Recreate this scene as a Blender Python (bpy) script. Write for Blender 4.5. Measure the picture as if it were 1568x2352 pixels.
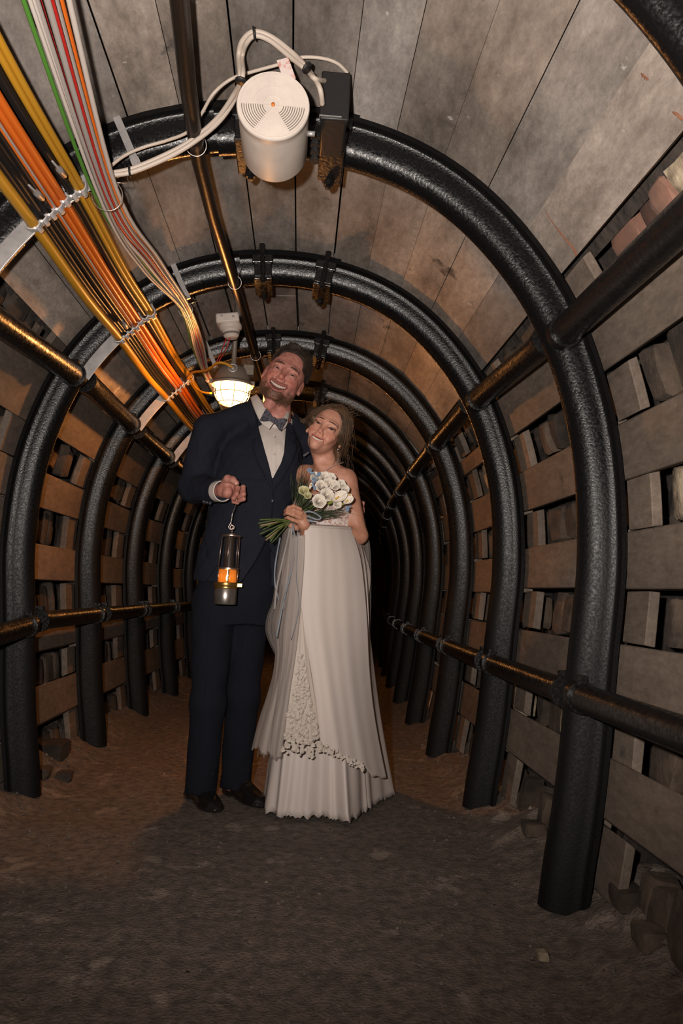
import bpy, math, random
import numpy as np
from mathutils import Vector, Matrix
random.seed(7)
SC = bpy.context.scene
for o in list(bpy.data.objects): bpy.data.objects.remove(o)

# ------------------------------------------------------------------ camera
FPX, PITCH, ROLL, YAW = 1753.12, .1062, .0425, .0619
CAMP = Vector((.1032, 0, .8408))
def cam_dir(u, w):
    cr, sr = math.cos(ROLL), math.sin(ROLL); u, w = cr*u - sr*w, sr*u + cr*w
    cp, sp = math.cos(PITCH), math.sin(PITCH); y, z = cp - sp*w, sp + cp*w
    cy, sy = math.cos(YAW), math.sin(YAW)
    return Vector((cy*u + sy*y, -sy*u + cy*y, z))
fwd = cam_dir(0, 0); rgt = cam_dir(1, 0) - fwd; upv = cam_dir(0, 1) - fwd
cd = bpy.data.cameras.new('camera'); cam = bpy.data.objects.new('camera', cd)
SC.collection.objects.link(cam); SC.camera = cam
cam.matrix_world = Matrix(((rgt.x, upv.x, -fwd.x, CAMP.x), (rgt.y, upv.y, -fwd.y, CAMP.y), (rgt.z, upv.z, -fwd.z, CAMP.z), (0, 0, 0, 1)))
cd.sensor_fit = 'VERTICAL'; cd.sensor_height = 36; cd.lens = FPX*36/2352; cd.clip_start = .05; cd.clip_end = 100
def at(px, py, Y):
    v = cam_dir((px - 784)/FPX, -(py - 1176)/FPX); return CAMP + v*(Y/v.y)

# ------------------------------------------------------------------ light and exposure
SC.view_settings.view_transform = 'Standard'; SC.view_settings.look = 'None'
SC.view_settings.exposure = 0; SC.view_settings.gamma = 1
wd = bpy.data.worlds.new('world'); SC.world = wd; wd.use_nodes = True
wd.node_tree.nodes['Background'].inputs[0].default_value = (.55, .5, .48, 1)
wd.node_tree.nodes['Background'].inputs[1].default_value = .022
def light(name, kind, loc, power, col, size=.05, target=None, **kw):
    ld = bpy.data.lights.new(name, kind); ld.energy = power; ld.color = col
    if kind in ('POINT', 'SPOT'): ld.shadow_soft_size = size
    for k, v in kw.items(): setattr(ld, k, v)
    o = bpy.data.objects.new(name, ld); SC.collection.objects.link(o); o.location = loc
    if target: o.rotation_euler = (Vector(target) - Vector(loc)).to_track_quat('-Z', 'Y').to_euler()
    return o
FLASH = CAMP + Vector((-.13, .02, .10))
light('camera_flash', 'SPOT', FLASH, 285, (1, .90, .82), .022, FLASH + Vector((.02, 1, .48)), spot_size=2.3, spot_blend=1.0)
LAMP = Vector((-.222, 3.60, 1.775)); LAMP2 = Vector((-.05, 7.75, 1.83))
light('bulkhead_lamp_light', 'POINT', LAMP + Vector((0, 0, -.012)), 52, (1, .40, .10), .026)
light('far_lamp_light', 'POINT', LAMP2 + Vector((0, 0, -.012)), 18, (1, .40, .10), .026)
light('lantern_flame_light', 'POINT', at(519, 1326, 2.93), .05, (1, .42, .10), .008)

# ------------------------------------------------------------------ helpers
C = SC.collection
MATS = {}
def mat(name, col=(.5, .5, .5), rough=.6, metal=0, col2=None, scale=8, detail=6, bump=0, bscale=60, stretch=(1, 1, 1), rvar=0,
        coat=0, attr=None, emit=None, estr=0, alpha=1, objvar=0, trans=0, ior=1.45, lo=.35, hi=.65, dusty=0, grain=0, sheen=0, spots=None, bdist=.004, sss=0, spec=.5):
    m = bpy.data.materials.new(name); m.use_nodes = True; nt = m.node_tree; N = nt.nodes; L = nt.links
    b = N['Principled BSDF']; b.inputs['Roughness'].default_value = rough; b.inputs['Metallic'].default_value = metal
    b.inputs['Base Color'].default_value = (*col, 1); b.inputs['Specular IOR Level'].default_value = spec
    if coat: b.inputs['Coat Weight'].default_value = coat; b.inputs['Coat Roughness'].default_value = .25
    if sheen: b.inputs['Sheen Weight'].default_value = sheen
    if sss: b.inputs['Subsurface Weight'].default_value = sss; b.inputs['Subsurface Radius'].default_value = (.012, .005, .003); b.inputs['Subsurface Scale'].default_value = 1
    if alpha < 1: b.inputs['Alpha'].default_value = alpha
    if trans: b.inputs['Transmission Weight'].default_value = trans; b.inputs['IOR'].default_value = ior
    if emit: b.inputs['Emission Color'].default_value = (*emit, 1); b.inputs['Emission Strength'].default_value = estr
    tc = N.new('ShaderNodeTexCoord'); mp = N.new('ShaderNodeMapping'); mp.inputs['Scale'].default_value = stretch
    L.new(tc.outputs['Object'], mp.inputs[0])
    out = None
    if attr:
        a = N.new('ShaderNodeVertexColor'); a.layer_name = attr; out = a.outputs[0]
    if col2:
        nz = N.new('ShaderNodeTexNoise'); nz.inputs['Scale'].default_value = scale; nz.inputs['Detail'].default_value = detail; nz.inputs['Roughness'].default_value = .65
        L.new(mp.outputs[0], nz.inputs['Vector'])
        cr = N.new('ShaderNodeValToRGB'); cr.color_ramp.elements[0].position = lo; cr.color_ramp.elements[1].position = hi
        if attr:
            cr.color_ramp.elements[0].color = (*col2, 1); cr.color_ramp.elements[1].color = (1, 1, 1, 1)
            mx = N.new('ShaderNodeMixRGB'); mx.blend_type = 'MULTIPLY'; mx.inputs[0].default_value = 1
            L.new(out, mx.inputs[1]); L.new(nz.outputs[0], cr.inputs[0]); L.new(cr.outputs[0], mx.inputs[2]); out = mx.outputs[0]
        else:
            cr.color_ramp.elements[0].color = (*col2, 1); cr.color_ramp.elements[1].color = (*col, 1)
            L.new(nz.outputs[0], cr.inputs[0]); out = cr.outputs[0]
    if grain:
        g1 = N.new('ShaderNodeTexNoise'); g1.inputs['Scale'].default_value = 1; g1.inputs['Detail'].default_value = 8; g1.inputs['Roughness'].default_value = .75
        m2 = N.new('ShaderNodeMapping'); m2.inputs['Scale'].default_value = (46, 17, 46); L.new(tc.outputs['Object'], m2.inputs[0]); L.new(m2.outputs[0], g1.inputs['Vector'])
        r1 = N.new('ShaderNodeMapRange'); r1.inputs[1].default_value = .3; r1.inputs[2].default_value = .7; r1.inputs[3].default_value = 1 - grain; r1.inputs[4].default_value = 1 + grain*.7
        L.new(g1.outputs[0], r1.inputs[0]); mx = N.new('ShaderNodeMixRGB'); mx.blend_type = 'MULTIPLY'; mx.inputs[0].default_value = 1; L.new(out, mx.inputs[1]); L.new(r1.outputs[0], mx.inputs[2]); out = mx.outputs[0]
    if spots:   # (colour, scale, threshold)
        for sc_, ss, th in spots:
            n2 = N.new('ShaderNodeTexNoise'); n2.inputs['Scale'].default_value = ss; n2.inputs['Detail'].default_value = 5; n2.inputs['Roughness'].default_value = .6
            L.new(tc.outputs['Object'], n2.inputs['Vector'])
            r2 = N.new('ShaderNodeMapRange'); r2.inputs[1].default_value = th; r2.inputs[2].default_value = th + .06
            L.new(n2.outputs[0], r2.inputs[0])
            mx = N.new('ShaderNodeMixRGB'); L.new(r2.outputs[0], mx.inputs[0]); L.new(out, mx.inputs[1]); mx.inputs[2].default_value = (*sc_, 1); out = mx.outputs[0]
    if objvar:
        oi = N.new('ShaderNodeObjectInfo'); mr = N.new('ShaderNodeMapRange'); mr.inputs[3].default_value = 1 - objvar; mr.inputs[4].default_value = 1 + objvar
        L.new(oi.outputs['Random'], mr.inputs[0]); mx = N.new('ShaderNodeMixRGB'); mx.blend_type = 'MULTIPLY'; mx.inputs[0].default_value = 1
        L.new(out, mx.inputs[1]) if out else mx.inputs[1].__setattr__('default_value', (*col, 1))
        L.new(mr.outputs[0], mx.inputs[2]); out = mx.outputs[0]
    if out: L.new(out, b.inputs['Base Color'])
    if bump:
        n3 = N.new('ShaderNodeTexNoise'); n3.inputs['Scale'].default_value = bscale; n3.inputs['Detail'].default_value = 4
        L.new(mp.outputs[0], n3.inputs['Vector']); bp = N.new('ShaderNodeBump'); bp.inputs['Strength'].default_value = bump; bp.inputs['Distance'].default_value = bdist
        L.new(n3.outputs[0], bp.inputs['Height']); L.new(bp.outputs[0], b.inputs['Normal'])
        if rvar:
            mr = N.new('ShaderNodeMapRange'); mr.inputs[3].default_value = rough - rvar; mr.inputs[4].default_value = rough + rvar; mr.inputs[1].default_value = .35; mr.inputs[2].default_value = .65
            L.new(n3.outputs[0], mr.inputs[0]); L.new(mr.outputs[0], b.inputs['Roughness'])
    if dusty:      # grime builds up towards the ground: rougher, duller paint
        b_ = b.inputs['Roughness']; sx = N.new('ShaderNodeSeparateXYZ'); ge = N.new('ShaderNodeNewGeometry'); L.new(ge.outputs['Position'], sx.inputs[0])
        md = N.new('ShaderNodeMapRange'); md.inputs[1].default_value = .55; md.inputs[2].default_value = 1.35; md.inputs[3].default_value = .60; md.inputs[4].default_value = rough; L.new(sx.outputs[2], md.inputs[0])
        if b_.is_linked: L.remove(b_.links[0])
        ad = N.new('ShaderNodeMath'); ad.operation = 'ADD'; L.new(md.outputs[0], ad.inputs[0]); mm = N.new('ShaderNodeMapRange'); mm.inputs[1].default_value = .35; mm.inputs[2].default_value = .65; mm.inputs[3].default_value = -.09; mm.inputs[4].default_value = .09; L.new(n3.outputs[0], mm.inputs[0]); L.new(mm.outputs[0], ad.inputs[1]); L.new(ad.outputs[0], b_)
    MATS[name] = m; return m

class MB:
    def __init__(s): s.v = []; s.f = []; s.c = []
    def add(s, v, f, c=None):
        n = len(s.v); s.v += [tuple(p) for p in v]; s.f += [tuple(i + n for i in q) for q in f]
        if c is not None: s.c += [c]*len(v)
        return s
    def box(s, c, size, M=None):
        c = Vector(c); hx, hy, hz = size[0]/2, size[1]/2, size[2]/2
        vs = [Vector((x, y, z)) for x in (-hx, hx) for y in (-hy, hy) for z in (-hz, hz)]
        if M is not None: vs = [M @ v for v in vs]
        return s.add([c + v for v in vs], [(0, 1, 3, 2), (4, 6, 7, 5), (0, 4, 5, 1), (2, 3, 7, 6), (0, 2, 6, 4), (1, 5, 7, 3)])
    def tube(s, pts, r, n=10, cap=True, flat=1.0):
        pts = [Vector(p) for p in pts]; rs = r if isinstance(r, (list, tuple)) else [r]*len(pts)
        t = (pts[1] - pts[0]).normalized(); a = t.orthogonal().normalized(); rings = []
        for i, p in enumerate(pts):
            t = (pts[min(i + 1, len(pts) - 1)] - pts[max(i - 1, 0)]).normalized()
            a = (a - t*a.dot(t)).normalized(); b = t.cross(a)
            rings.append([p + (a*math.cos(2*math.pi*k/n) + b*math.sin(2*math.pi*k/n)*flat)*rs[i] for k in range(n)])
        v = [p for q in rings for p in q]; f = []
        for i in range(len(pts) - 1):
            for k in range(n): f.append((i*n + k, i*n + (k + 1) % n, (i + 1)*n + (k + 1) % n, (i + 1)*n + k))
        if cap: f.append(tuple(range(n))[::-1]); f.append(tuple((len(pts) - 1)*n + k for k in range(n)))
        return s.add(v, f)
    def lathe(s, prof, c, M=None, n=32, cap=True):    # prof: (radius, height)
        v = []; f = []; c = Vector(c); M = M or Matrix.Identity(3)
        for r, h in prof:
            for k in range(n): v.append(c + M @ Vector((r*math.cos(2*math.pi*k/n), r*math.sin(2*math.pi*k/n), h)))
        for i in range(len(prof) - 1):
            for k in range(n): f.append((i*n + k, i*n + (k + 1) % n, (i + 1)*n + (k + 1) % n, (i + 1)*n + k))
        if cap: f.append(tuple(range(n))[::-1]); f.append(tuple((len(prof) - 1)*n + k for k in range(n)))
        return s.add(v, f)
    def grid(s, P, closed=False):      # P rows x cols of points
        R, K = len(P), len(P[0]); v = [p for r in P for p in r]; f = []
        for i in range(R - 1):
            for k in range(K if closed else K - 1): f.append((i*K + k, i*K + (k + 1) % K, (i + 1)*K + (k + 1) % K, (i + 1)*K + k))
        return s.add(v, f)
    def build(s, name, m, parent=None, smooth=True, bevel=0, solid=0, sub=0, auto=None):
        me = bpy.data.meshes.new(name); off = Vector(parent.location) if parent else Vector((0, 0, 0))
        if parent and parent.parent: off = parent.matrix_world.translation if False else off + Vector(parent.parent.location)
        me.from_pydata([tuple(Vector(p) - off) for p in s.v], [], s.f); me.validate(); me.update()
        import bmesh
        bm = bmesh.new(); bm.from_mesh(me); bmesh.ops.recalc_face_normals(bm, faces=bm.faces); bm.to_mesh(me); bm.free()
        if smooth: me.polygons.foreach_set('use_smooth', [True]*len(me.polygons))
        if smooth == 'auto': me.set_sharp_from_angle(angle=math.radians(auto or 40))
        me.materials.append(MATS[m] if isinstance(m, str) else m)
        if s.c and len(s.c) == len(s.v) == len(me.vertices):
            at_ = me.color_attributes.new('Col', 'FLOAT_COLOR', 'POINT'); at_.data.foreach_set('color', np.array([(*c, 1) for c in s.c], 'f').ravel())
        o = bpy.data.objects.new(name, me); C.objects.link(o)
        if parent: o.parent = parent
        if bevel: b = o.modifiers.new('bevel', 'BEVEL'); b.width = bevel; b.segments = 2; b.limit_method = 'ANGLE'
        if solid: b = o.modifiers.new('solid', 'SOLIDIFY'); b.thickness = solid; b.offset = 0
        if sub: b = o.modifiers.new('sub', 'SUBSURF'); b.levels = b.render_levels = sub
        return o
def tag(o, label=None, cat=None, group=None, kind=None):
    if label: o['label'] = label
    if cat: o['category'] = cat
    if group: o['group'] = group
    if kind: o['kind'] = kind
    return o
def thing(name, loc, label, cat, group=None, kind=None):
    o = bpy.data.objects.new(name, None); C.objects.link(o); o.location = loc; o.empty_display_size = .05
    return tag(o, label, cat, group, kind)
def smooth_path(P, n=6):
    P = [Vector(p) for p in P]; out = []
    for i in range(len(P) - 1):
        a, b, c, d = P[max(i - 1, 0)], P[i], P[i + 1], P[min(i + 2, len(P) - 1)]
        for k in range(n):
            t = k/n; out.append(.5*((2*b) + (c - a)*t + (2*a - 5*b + 4*c - d)*t*t + (3*b - a - 3*c + d)*t**3))
    out.append(P[-1]); return out
def ordn(i): return ['zeroth', 'first', 'second', 'third', 'fourth', 'fifth', 'sixth', 'seventh', 'eighth', 'ninth', 'tenth', 'eleventh', 'twelfth', 'thirteenth'][i]

# ------------------------------------------------------------------ tunnel geometry
D1, SP, Z0 = 2.065, .964, .92925
RK = [1.3087, 1.2909, 1.2059, 1.104, 1.0406, 1.0543, 1.2238, 1.5516]
AY = lambda i: D1 + (i - 1)*SP
cen = lambda Y: .0068*max(Y - 1.77, 0)**2
def RAD(a):
    u = min(abs(a)/(150/7), 6.999); i = int(u); f = u - i; g = lambda j: RK[min(abs(j), 7)]
    p0, p1, p2, p3 = g(i - 1), g(i), g(i + 1), g(i + 2)
    return .5*(2*p1 + (p2 - p0)*f + (2*p0 - 5*p1 + 4*p2 - p3)*f*f + (3*p1 - p0 - 3*p2 + p3)*f**3)
def TP(a, Y, dr=0):       # point of the arch outline at angle a (degrees from crown, + = right wall)
    r = RAD(a) + dr; t = math.radians(a); return Vector((cen(Y) + r*math.sin(t), Y, Z0 + r*math.cos(t)))
def TN(a, Y):
    d = TP(a + .5, Y) - TP(a - .5, Y); d.normalize(); return Vector((-d.z, 0, d.x))*(-1)  # checked: inward
NB = 11          # last arch
# ------------------------------------------------------------------ materials of the tunnel
mat('lagging', (.185, .142, .110), .78, col2=(.088, .068, .054), scale=3.2, stretch=(1, .35, 1), bump=.35, bscale=90, objvar=.20, grain=.38, lo=.3, hi=.7,
    spots=[((.06, .05, .045), 6, .66), ((.25, .205, .165), 14, .70)])
mat('ceiling_board', (.40, .35, .31), .78, col2=(.16, .137, .122), scale=2.6, stretch=(1.3, .5, 1.3), bump=.4, bscale=110, grain=.34, lo=.28, hi=.66, attr='Col',
    spots=[((.07, .06, .055), 5, .66), ((.50, .46, .42), 12, .68), ((.20, .07, .03), 3.1, .725)])
mat('arch_paint', (.0045, .0043, .0045), .27, bump=.45, bscale=150, bdist=.0016, rvar=.10, spec=.20, dusty=1)
mat('arch_rust', (.035, .02, .014), .6, col2=(.012, .010, .010), scale=14, bump=.5, bscale=120)
mat('strut_paint', (.007, .0065, .0065), .32, spec=.45, bump=.4, bscale=90, bdist=.003, rvar=.12)
mat('brick', (.20, .10, .07), .9, col2=(.10, .065, .05), scale=8, bump=.5, bscale=30, objvar=.5)
mat('stone', (.085, .060, .043), .95, col2=(.026, .019, .015), scale=9, bump=.8, bscale=22, bdist=.012, objvar=.55)
mat('pale_stone', (.42, .34, .24), .9, col2=(.16, .12, .08), scale=14, bump=.9, bscale=26, bdist=.012, objvar=.12)
mat('rock', (.055, .042, .034), .95, col2=(.018, .014, .012), scale=6, bump=.9, bscale=14, bdist=.03)
mat('dirt', (.215, .168, .138), .93, col2=(.075, .060, .051), scale=30, detail=12, bump=1, bscale=120, bdist=.008, lo=.36, hi=.7,
    spots=[((.26, .215, .18), 5.5, .60), ((.34, .28, .23), 38, .70), ((.022, .017, .015), 30, .66)])
mat('galv', (.50, .48, .47), .5, metal=.6, col2=(.36, .35, .35), scale=20)
mat('steel_wire', (.45, .40, .36), .35, metal=.9)
# ------------------------------------------------------------------ floor
def hsh(x, y): return (math.sin(x*12.9898 + y*78.233)*43758.5453) % 1
def vnoise(x, y):
    xi, yi = math.floor(x), math.floor(y); fx, fy = x - xi, y - yi; fx = fx*fx*(3 - 2*fx); fy = fy*fy*(3 - 2*fy)
    a, b, c, d = hsh(xi, yi), hsh(xi + 1, yi), hsh(xi, yi + 1), hsh(xi + 1, yi + 1)
    return a + (b - a)*fx + (c - a)*fy + (a - b - c + d)*fx*fy
def floor_z(x, y):
    xx = abs(x - cen(y)); z = (vnoise(x*4, y*4) - .5)*.012 + (vnoise(x*11, y*11) - .5)*.010
    e = max(0, xx - .80); z += min(e*.30, .10) + (vnoise(x*13, y*13))*min(e*.28, .06)
    k = max(0, 1 - abs(x - .05)/.75)*max(0, 1 - abs(y - 3.05)/.5); return z*(1 - .8*min(1, k*2)) - .004
m = MB(); ys = [.1 + .03*i for i in range(150)] + [4.6 + .12*i for i in range(72)]
m.grid([[Vector((cen(y) - 1.5 + 3.0*i/130, y, floor_z(cen(y) - 1.5 + 3.0*i/130, y))) for i in range(131)] for y in ys])
tag(m.build('floor', 'dirt'), kind='structure')
m = MB(); m.grid([[Vector((-3 + 6*i, -1.5 + 16*j, -.12)) for i in range(2)] for j in range(2)])
# ------------------------------------------------------------------ ceiling boards (one continuous lagged roof) and rock behind the walls
m = MB()
seams = [-45, -38.2, -31, -24.6, -18.9, -12.4, -5.2, 1.9, 9.1, 15.4, 22.3, 29.3, 36.8, 44.4]
for b in range(-1, NB):
    ya, yb = AY(b) + .06, AY(b + 1) + .055
    rb = random.Random(b*31 + 5)
    for k in range(len(seams) - 1):
        g1 = .0 if (rb.random() < .5 or k > 7) else rb.choice([.15, .3, .45]); j = rb.uniform(-.4, .4) if k else 0
        a0, a1 = seams[k] + g1*.5, seams[k + 1] - .075 - g1*.5; dr = rb.uniform(.0, .012); tilt = rb.uniform(-.004, .004)
        tone = rb.uniform(.72, 1.12); tint = rb.uniform(-.04, .04); col = (tone*(1 + tint), tone, tone*(1 - tint))
        splits = [(ya, yb)]
        if b == 2 and k == 6: splits = [(ya, ya + .42), (ya + .43, yb)]
        for (p, q) in splits:
            vs = []
            for Y in (p, q):
                for aa, dd in ((a0, dr - tilt), (a1, dr + tilt), (a1, dr + .035), (a0, dr + .035)): vs.append(TP(aa, Y, dd))
            m.add(vs, [(0, 1, 2, 3), (4, 7, 6, 5), (0, 4, 5, 1), (1, 5, 6, 2), (2, 6, 7, 3), (3, 7, 4, 0)], (.42*col[0], .365*col[1], .322*col[2]))
tag(m.build('ceiling', 'ceiling_board', smooth=False), kind='structure')
def rockwall(name, side):
    m = MB(); P = []
    for j in range(110):
        Y = .1 + j*.115; row = []
        for i in range(30):
            a = 38 + i*4.0; t = side*a; d = .22 + .10*(vnoise(i*.9 + side*40, j*1.1) - .5) + .05*(vnoise(i*2.3, j*2.9) - .5)
            p = TP(min(a, 150)*side, Y, d); p.z = max(p.z, -.15); row.append(p)
        P.append(row)
    m.grid(P); return tag(m.build(name, 'rock', smooth=False), kind='structure')
rockwall('wall_left', -1); rockwall('wall_right', 1)
m = MB(); yb = .1 + 109*.115
m.add([Vector((cen(yb) - 2, yb, -.2)), Vector((cen(yb) + 2, yb, -.2)), Vector((cen(yb) + 2, yb, 3)), Vector((cen(yb) - 2, yb, 3))], [(0, 1, 2, 3)])
tag(m.build('wall_back', 'rock'), kind='structure')
m = MB()
m.grid([[TP(-46 + 92*i/20, .1 + 12.5*j/20, .07) for i in range(21)] for j in range(21)])
tag(m.build('ceiling', 'rock'), kind='structure')

# ------------------------------------------------------------------ steel arches
SEC = [(0, 0), (0, .014), (.010, .018), (.016, .024), (.019, .045), (.026, .073), (.036, .094), (.050, .107), (.062, .1116), (.076, .1116), (.088, .107), (.102, .094), (.112, .073), (.119, .045), (.122, .024), (.128, .018), (.138, .014), (.138, 0)]
def rib(m, i, a0, a1, off=0, grow=0, n=None):
    n = n or max(6, int(abs(a1 - a0)/1.6)); rows = []
    for k in range(n + 1):
        a = a0 + (a1 - a0)*k/n; p = TP(a, AY(i)); nn = TN(a, AY(i)); row = []
        for (t, h) in SEC:
            tt = (t - .069)*(1 + grow) + .069; hh = h + off
            row.append(Vector((p.x, AY(i) + tt, p.z)) + nn*hh)
        rows.append(row)
    K = len(SEC); m.grid(rows, closed=True)
    f0 = len(m.v) - (n + 1)*K; m.f.append(tuple(f0 + k for k in range(K))); m.f.append(tuple(f0 + n*K + k for k in range(K))[::-1])
def frame(a, Y):
    n = TN(a, Y); t = Vector((0, 1, 0)); s = t.cross(n); return Matrix((s, t, n)).transposed()   # columns: along rib, along tunnel, inward
def arch_clamp(par, i, a):
    Y = AY(i); F = frame(a, Y); o = TP(a, Y); P = lambda s, t, n: o + F @ Vector((s, t, n))
    m = MB(); m.box(P(0, -.014, .048), (.084, .020, .034), F); m.box(P(0, -.006, .092), (.070, .016, .060), F); m.box(P(0, .07, .128), (.074, .180, .013), F)
    m.box(P(0, -.026, .074), (.020, .014, .060), F)
    c = m.build('clamp', 'strut_paint', par, smooth=False, bevel=.003)
    for s, tt in ((0, -.030), (0, .152)):
        m = MB(); m.tube([P(s, tt, -.022), P(s, tt, .158)], .0085, 8); m.tube([P(s, tt, .134), P(s, tt, .150)], .0155, 6)
        if tt < 0: m.tube([P(s, tt, -.036), P(s, tt, -.010)], .0165, 10); m.tube([P(s, tt, -.012), P(s, tt, .035)], .012, 8)
        m.build('bolt', 'strut_paint', c, smooth=False)
def afoot(side): return 134.6*side
ADESC = ['whose shoulder alone shows in the upper right corner', 'carrying the white loudspeaker', 'level with the couple, crowned by two clamps', 'whose crown touches the man\'s hair']
for i in range(0, NB + 1):
    lab = ('glossy black steel tunnel arch ' + ADESC[i]) if i < 4 else 'black steel arch, %s one behind the couple, deep in the tunnel' % ordn(i - 2)
    par = thing('steel_arch', TP(0, AY(i)), lab[:160], 'arch', 'steel arches of the tunnel lining'); far = i > 5
    m = MB(); rib(m, i, afoot(-1), 10.4, 0, n=40 if far else None); m.build('left_rib', 'arch_paint', par, smooth='auto')
    m = MB(); rib(m, i, -8.3, afoot(1), .010, .06, n=40 if far else None); m.build('right_rib', 'arch_paint', par, smooth='auto')
    if i in (1, 2, 3, 4, 5):
        for a in (-4, 7.9): arch_clamp(par, i, a)
# ------------------------------------------------------------------ strut pipes between the arches
STR = [('upper right', 47.8, .043, -.082), ('upper left', -47.2, .043, -.095), ('lower right', 110.7, .038, -.108), ('lower left', -105.3, .038, -.108)]
for side, a, r, dr in STR:
    for b in range(0, NB):
        if b == 0 and a < 0: pass
        ya, yb = AY(b) + .118, AY(b + 1) + .012
        where = 'reaching past the camera' if b == 0 else ('in the bay before the couple' if b == 1 else '%s bay behind the couple' % ordn(b - 1))
        aa0, aa1 = {('upper right', 0): (51.3, 51.2), ('upper right', 1): (50.2, 48.4), ('upper left', 1): (-50.6, -47.8), ('lower left', 1): (-109, -106.2), ('lower left', 0): (-110, -109.5)}.get((side, b), (a, a)); p0, p1 = TP(aa0, ya, dr), TP(aa1, yb, dr)
        par = thing('strut_pipe', (p0 + p1)/2, 'black spacer pipe, %s line, %s' % (side, where), 'pipe', 'spacer pipes between the arches')
        MB().tube([p0, p1], r, 20).build('pipe', 'strut_paint', par, smooth='auto')
        for p, q in ((p0, p1), (p1, p0)):
            d = (q - p).normalized(); m = MB(); m.tube([p - d*.004, p + d*.03], r + .007, 20)
            if b < 5: m.box(p + d*.012 + Vector((0, 0, r + .006)), (.03, .022, .028))
            m.build('end_bracket', 'strut_paint', par, smooth='auto')
# ------------------------------------------------------------------ lagging slabs, spacer blocks and packed stones
SLABR = [(51.2, 59.3), (67.0, 75.4), (83.5, 92.4), (100.6, 110.0), (117.2, 124.6)]
def pslab(m, a0, a1, ya, yb, d0, d1, n=3):
    vs = []; rows = []
    for Y in (ya, yb):
        row = [TP(a0 + (a1 - a0)*k/n, Y, d0) for k in range(n + 1)] + [TP(a1 + (a0 - a1)*k/n, Y, d1) for k in range(n + 1)]
        rows.append(row)
    K = len(rows[0]); m.grid(rows, closed=True); m.f.append(tuple(len(m.v) - 2*K + k for k in range(K))); m.f.append(tuple(len(m.v) - K + k for k in range(K))[::-1])
def lumps(m, p, sx, sy, sz, seed, M=None, n=3):
    rr = random.Random(seed); import bmesh
    bm = bmesh.new(); bmesh.ops.create_icosphere(bm, subdivisions=2, radius=1)
    off = [rr.uniform(0, 50) for _ in range(3)]
    for v in bm.verts:
        c = v.co; q = Vector([math.copysign(abs(t)**.32, t) for t in c]); k = 1 + .30*(vnoise(c.x*1.7 + off[0], c.y*1.7 + c.z*1.3 + off[1]) - .5)
        v.co = Vector((q.x*sx*k, q.y*sy*k, q.z*sz*k)); v.co = (M @ v.co) if M is not None else v.co
    bm.verts.index_update(); m.add([p + v.co for v in bm.verts], [[w.index for w in f.verts] for f in bm.faces]); bm.free()
for side in (1, -1):
    sn = 'right' if side > 0 else 'left'
    for b in range(0, NB - 1):
        if b == 0 and side < 0: continue
        bay = ['bay nearest the camera', 'bay before the couple'][b] if b < 2 else '%s bay behind couple' % ordn(b - 1)
        rb = random.Random(b*7 + side); S = list(SLABR)
        if b == 0: S[0] = (49.6, 59.6)
        if b == 2 and side > 0: S[0] = (50.0, 54.5); S.insert(1, (55.4, 59.2)); S = [S[1]] + S[2:]
        if side < 0: S = [(50.0, 61.2), (69.1, 77.2), (86.3, 95.0), (103.8, 111.8), (118.5, 125.8)]
        NS = len(S); N_ = ['topmost', 'second from the top', 'third from the top', 'fourth from the top', 'lowest']
        for k, (a0, a1) in enumerate(S):
            j = rb.uniform(-.5, .5); m = MB(); d0 = rb.uniform(.001, .008)
            pslab(m, side*(a0 + j), side*(a1 + j), AY(b) + .062, AY(b + 1) + .058, d0, .05 + d0)
            lit = 'grey' if b < 2 else 'dim'
            tag(m.build('lagging_slab', 'lagging', smooth='auto', bevel=.004 if b < 4 else 0), '%s slab, %s on the %s wall, %s' % (lit, N_[k], sn, bay), 'wall slab', 'lagging slabs on the tunnel walls')
        if b > 6: continue
        gaps = [(S[k][1] + .8, S[k + 1][0] - .8) for k in range(NS - 1)] + [(S[-1][1] + .8, 131)]
        gaps = [(45.6, S[0][0] - .7)] + gaps
        for g, (a0, a1) in enumerate(gaps):
            gn = ['uppermost gap', 'second gap down', 'third gap down', 'fourth gap down', 'fifth gap down', 'gap above the floor'][g]
            if a1 - a0 < 2: continue
            m = MB(); w = rb.uniform(.075, .10); pslab(m, side*(a0 - .6), side*(a1 + .6), AY(b + 1) - w*1.0, AY(b + 1) + .05, .020, .050)
            tag(m.build('spacer_block', 'lagging', smooth='auto', bevel=.003), 'pale upright block, %s, %s wall, %s' % (gn, sn, bay), 'spacer block', 'spacer blocks between the lagging slabs')
            if b > 4: continue
            Y = AY(b) + .10; idx = 0; end = AY(b + 1) - w - .015
            while Y < end - .03:
                wd_ = min(rb.uniform(.06, .15), end - Y); big = (b == 1 and side > 0 and g == 4 and idx == 3) or (rb.random() < .03)
                am = side*(a0 + a1)/2; p = TP(am, Y + wd_/2, rb.uniform(.085, .125)); h = (math.radians(a1 - a0)*RAD(am))*.5*rb.uniform(1.0, 1.5)
                n_ = TN(am, Y); M = Matrix((n_, Vector((0, 1, 0)), n_.cross(Vector((0, 1, 0))))).transposed() @ Matrix.Rotation(rb.uniform(-.12, .12), 3, 'X')
                m = MB(); lumps(m, p, .04, wd_*.47, h, rb.random()*1000, M)
                tag(m.build('packing_stone', 'pale_stone' if big else ('brick' if b == 0 and g == 0 else 'stone'), smooth='auto', auto=30), '%s stone, %s along %s, %s wall, %s' % ('pale' if big else 'brown', 'nearest' if idx == 0 else ordn(idx + 1), gn, sn, bay), 'stone', 'stones packed behind the %s wall' % sn)
                Y += wd_ + rb.uniform(.004, .03); idx += 1
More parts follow.
